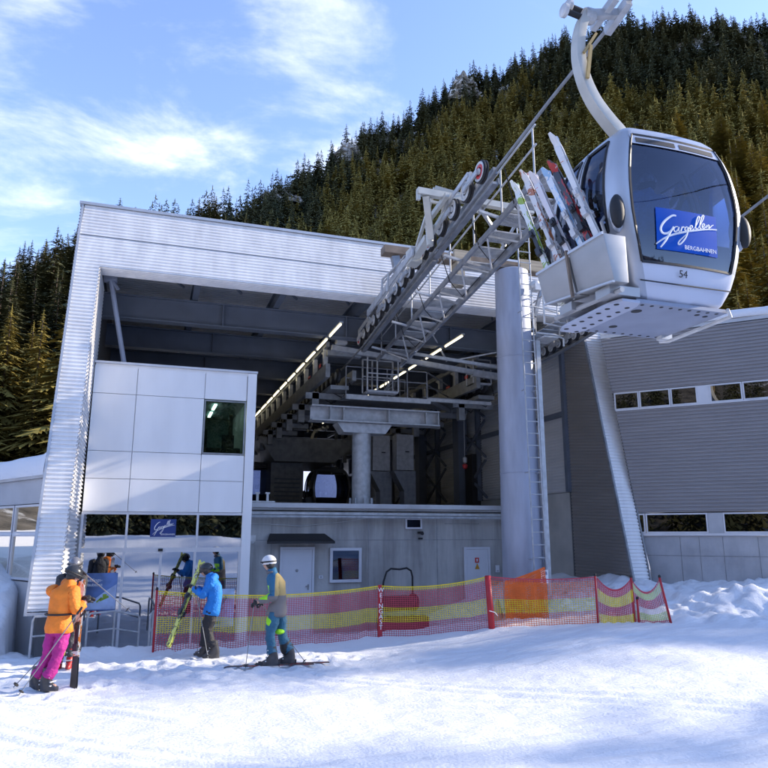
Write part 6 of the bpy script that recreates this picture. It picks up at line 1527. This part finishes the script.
# snow groomer / sled parked behind the fence
o = root('snow_blower', (6.3, 17.8, -.3), 'dark red walk behind snow blower with a tall black hoop handle behind the net', 'snow blower')
zg = .42
q = MB(); q.path([(5.90, 17.9, zg), (5.98, 17.9, zg + .55), (6.06, 17.9, zg + .78), (6.18, 17.9, zg + .86), (6.42, 17.9, zg + .84), (6.62, 17.9, zg + .87), (6.74, 17.9, zg + .80), (6.78, 17.9, zg + .65), (6.78, 17.9, zg)], .026, 8); q.build('hoop_handle', M_black, o)
q = MB(); q.box(5.92, 6.72, 17.6, 18.2, zg - .18, zg + .16); q.lathe((6.72, 17.9, zg), (1, 0, 0), [(.22, 0), (.22, .14), (.15, .2)], 18); q.build('engine_housing', pm('machine_dark_red', (.16, .02, .03), .5, 0, 6, .3), o, bevel=.04)
for x in (6.0, 6.65):
    q = MB(); q.lathe((x - .06, 17.55, -.1), (1, 0, 0), [(.2, 0), (.24, .02), (.24, .1), (.2, .12)], 20); q.build('wheel', M_black, o)
q = MB(); q.box(5.7, 7.0, 17.3, 17.6, -.32, .12); q.build('auger_housing', pm('auger_red', (.25, .02, .03), .5), o)
# ================================================================== ENTRANCE HANDRAILS
def rail(pts, posts, label, r=.021):
    o = root('handrail', posts[0], label, 'handrail', 'handrails at the entrance steps'); q = MB(); q.path(pts, r, 8); q.build('rail', M_galv, o)
    for p in posts[0:]:
        q = MB(); q.tube((p[0], p[1], p[2]), (p[0], p[1], p[3]) if len(p) > 3 else p, r, 8); q.build('post', M_galv, o)
def rail2(ax, ay, bx, by, h0, h1, label):
    o = root('handrail', (ax, ay, -.3), label, 'handrail'); q = MB()
    q.path([(ax, ay, -.35), (ax, ay, h0 - .06), (lerp(ax, bx, .05), lerp(ay, by, .05), h0), (lerp(ax, bx, .5), lerp(ay, by, .5), h0), (lerp(ax, bx, .97), lerp(ay, by, .97), h1 + .03), (bx, by, h1 - .03), (bx, by, -.42)], .021, 8); q.build('rail', M_galv, o)
    q = MB(); q.tube((lerp(ax, bx, .5), lerp(ay, by, .5), -.4), (lerp(ax, bx, .5), lerp(ay, by, .5), h0), .02, 8); q.build('post', M_galv, o)
    q = MB(); q.path([(ax, ay, h0 - .33), (lerp(ax, bx, .5), lerp(ay, by, .5), h0 - .33), (bx, by, h1 - .3)], .015, 8); q.build('middle_rail', M_galv, o)
rail2(-.93, 15.2, .02, 15.9, .66, .50, 'galvanised handrail with sloping end left of the glass doors')
rail2(.22, 15.2, .34, 16.6, .60, .50, 'galvanised handrail at the red fence post beside the glass doors')
rail2(-1.78, 14.35, -1.30, 14.5, .72, .70, 'short grey handrail below the foot of the silver pylon')
# grass tuft / leaves are absent: winter
# ================================================================== unseen trees added at the viewer's right to throw the long soft shades
for i, (x, y, H) in enumerate(((58, -1.5, 29), (61, -5, 32), (57, -8, 31), (63, -11, 33), (60, -15, 32), (56, -19, 31), (60, 6.3, 28.5), (60, 1.5, 26.5))):
    o = bpy.data.objects.new('spruce_tree', None); COL.objects.link(o); o.location = (x, y, gz(x, y) - .3); o.scale = (H, H, H); tag(o, 'unseen tall spruce added far right of the viewer to shade the piste', 'tree', 'unseen spruces added to shade the piste')
    c = bpy.data.objects.new('crown', cr_mesh[(i % 6) * 2]); COL.objects.link(c); c.parent = o
    c = bpy.data.objects.new('trunk', tr_me); COL.objects.link(c); c.parent = o
# distant second rope tower detail and bounce are left to the sky
bpy.context.view_layer.update()

# sunlit piste rising behind the station, seen through the back openings of the hall
q = MB(); nn = 26
for j in range(nn + 1):
    for i in range(nn + 1):
        x = lerp(-6, 34, i / nn); y = lerp(43.5, 66, j / nn); t = j / nn
        q.v.append((x, y, -1 + 13 * t ** .8 * (math.sin(PI * min(1, max(0, (x + 6) / 40))) ** .4) + .5 * nz(x, y, .2, 3)))
for j in range(nn):
    for i in range(nn): a = j * (nn + 1) + i; q.f.append([a, a + 1, a + nn + 2, a + nn + 1]); q.mi.append(0)
tag(q.build('snow_slope', M_snow, smooth=True), kind='structure')
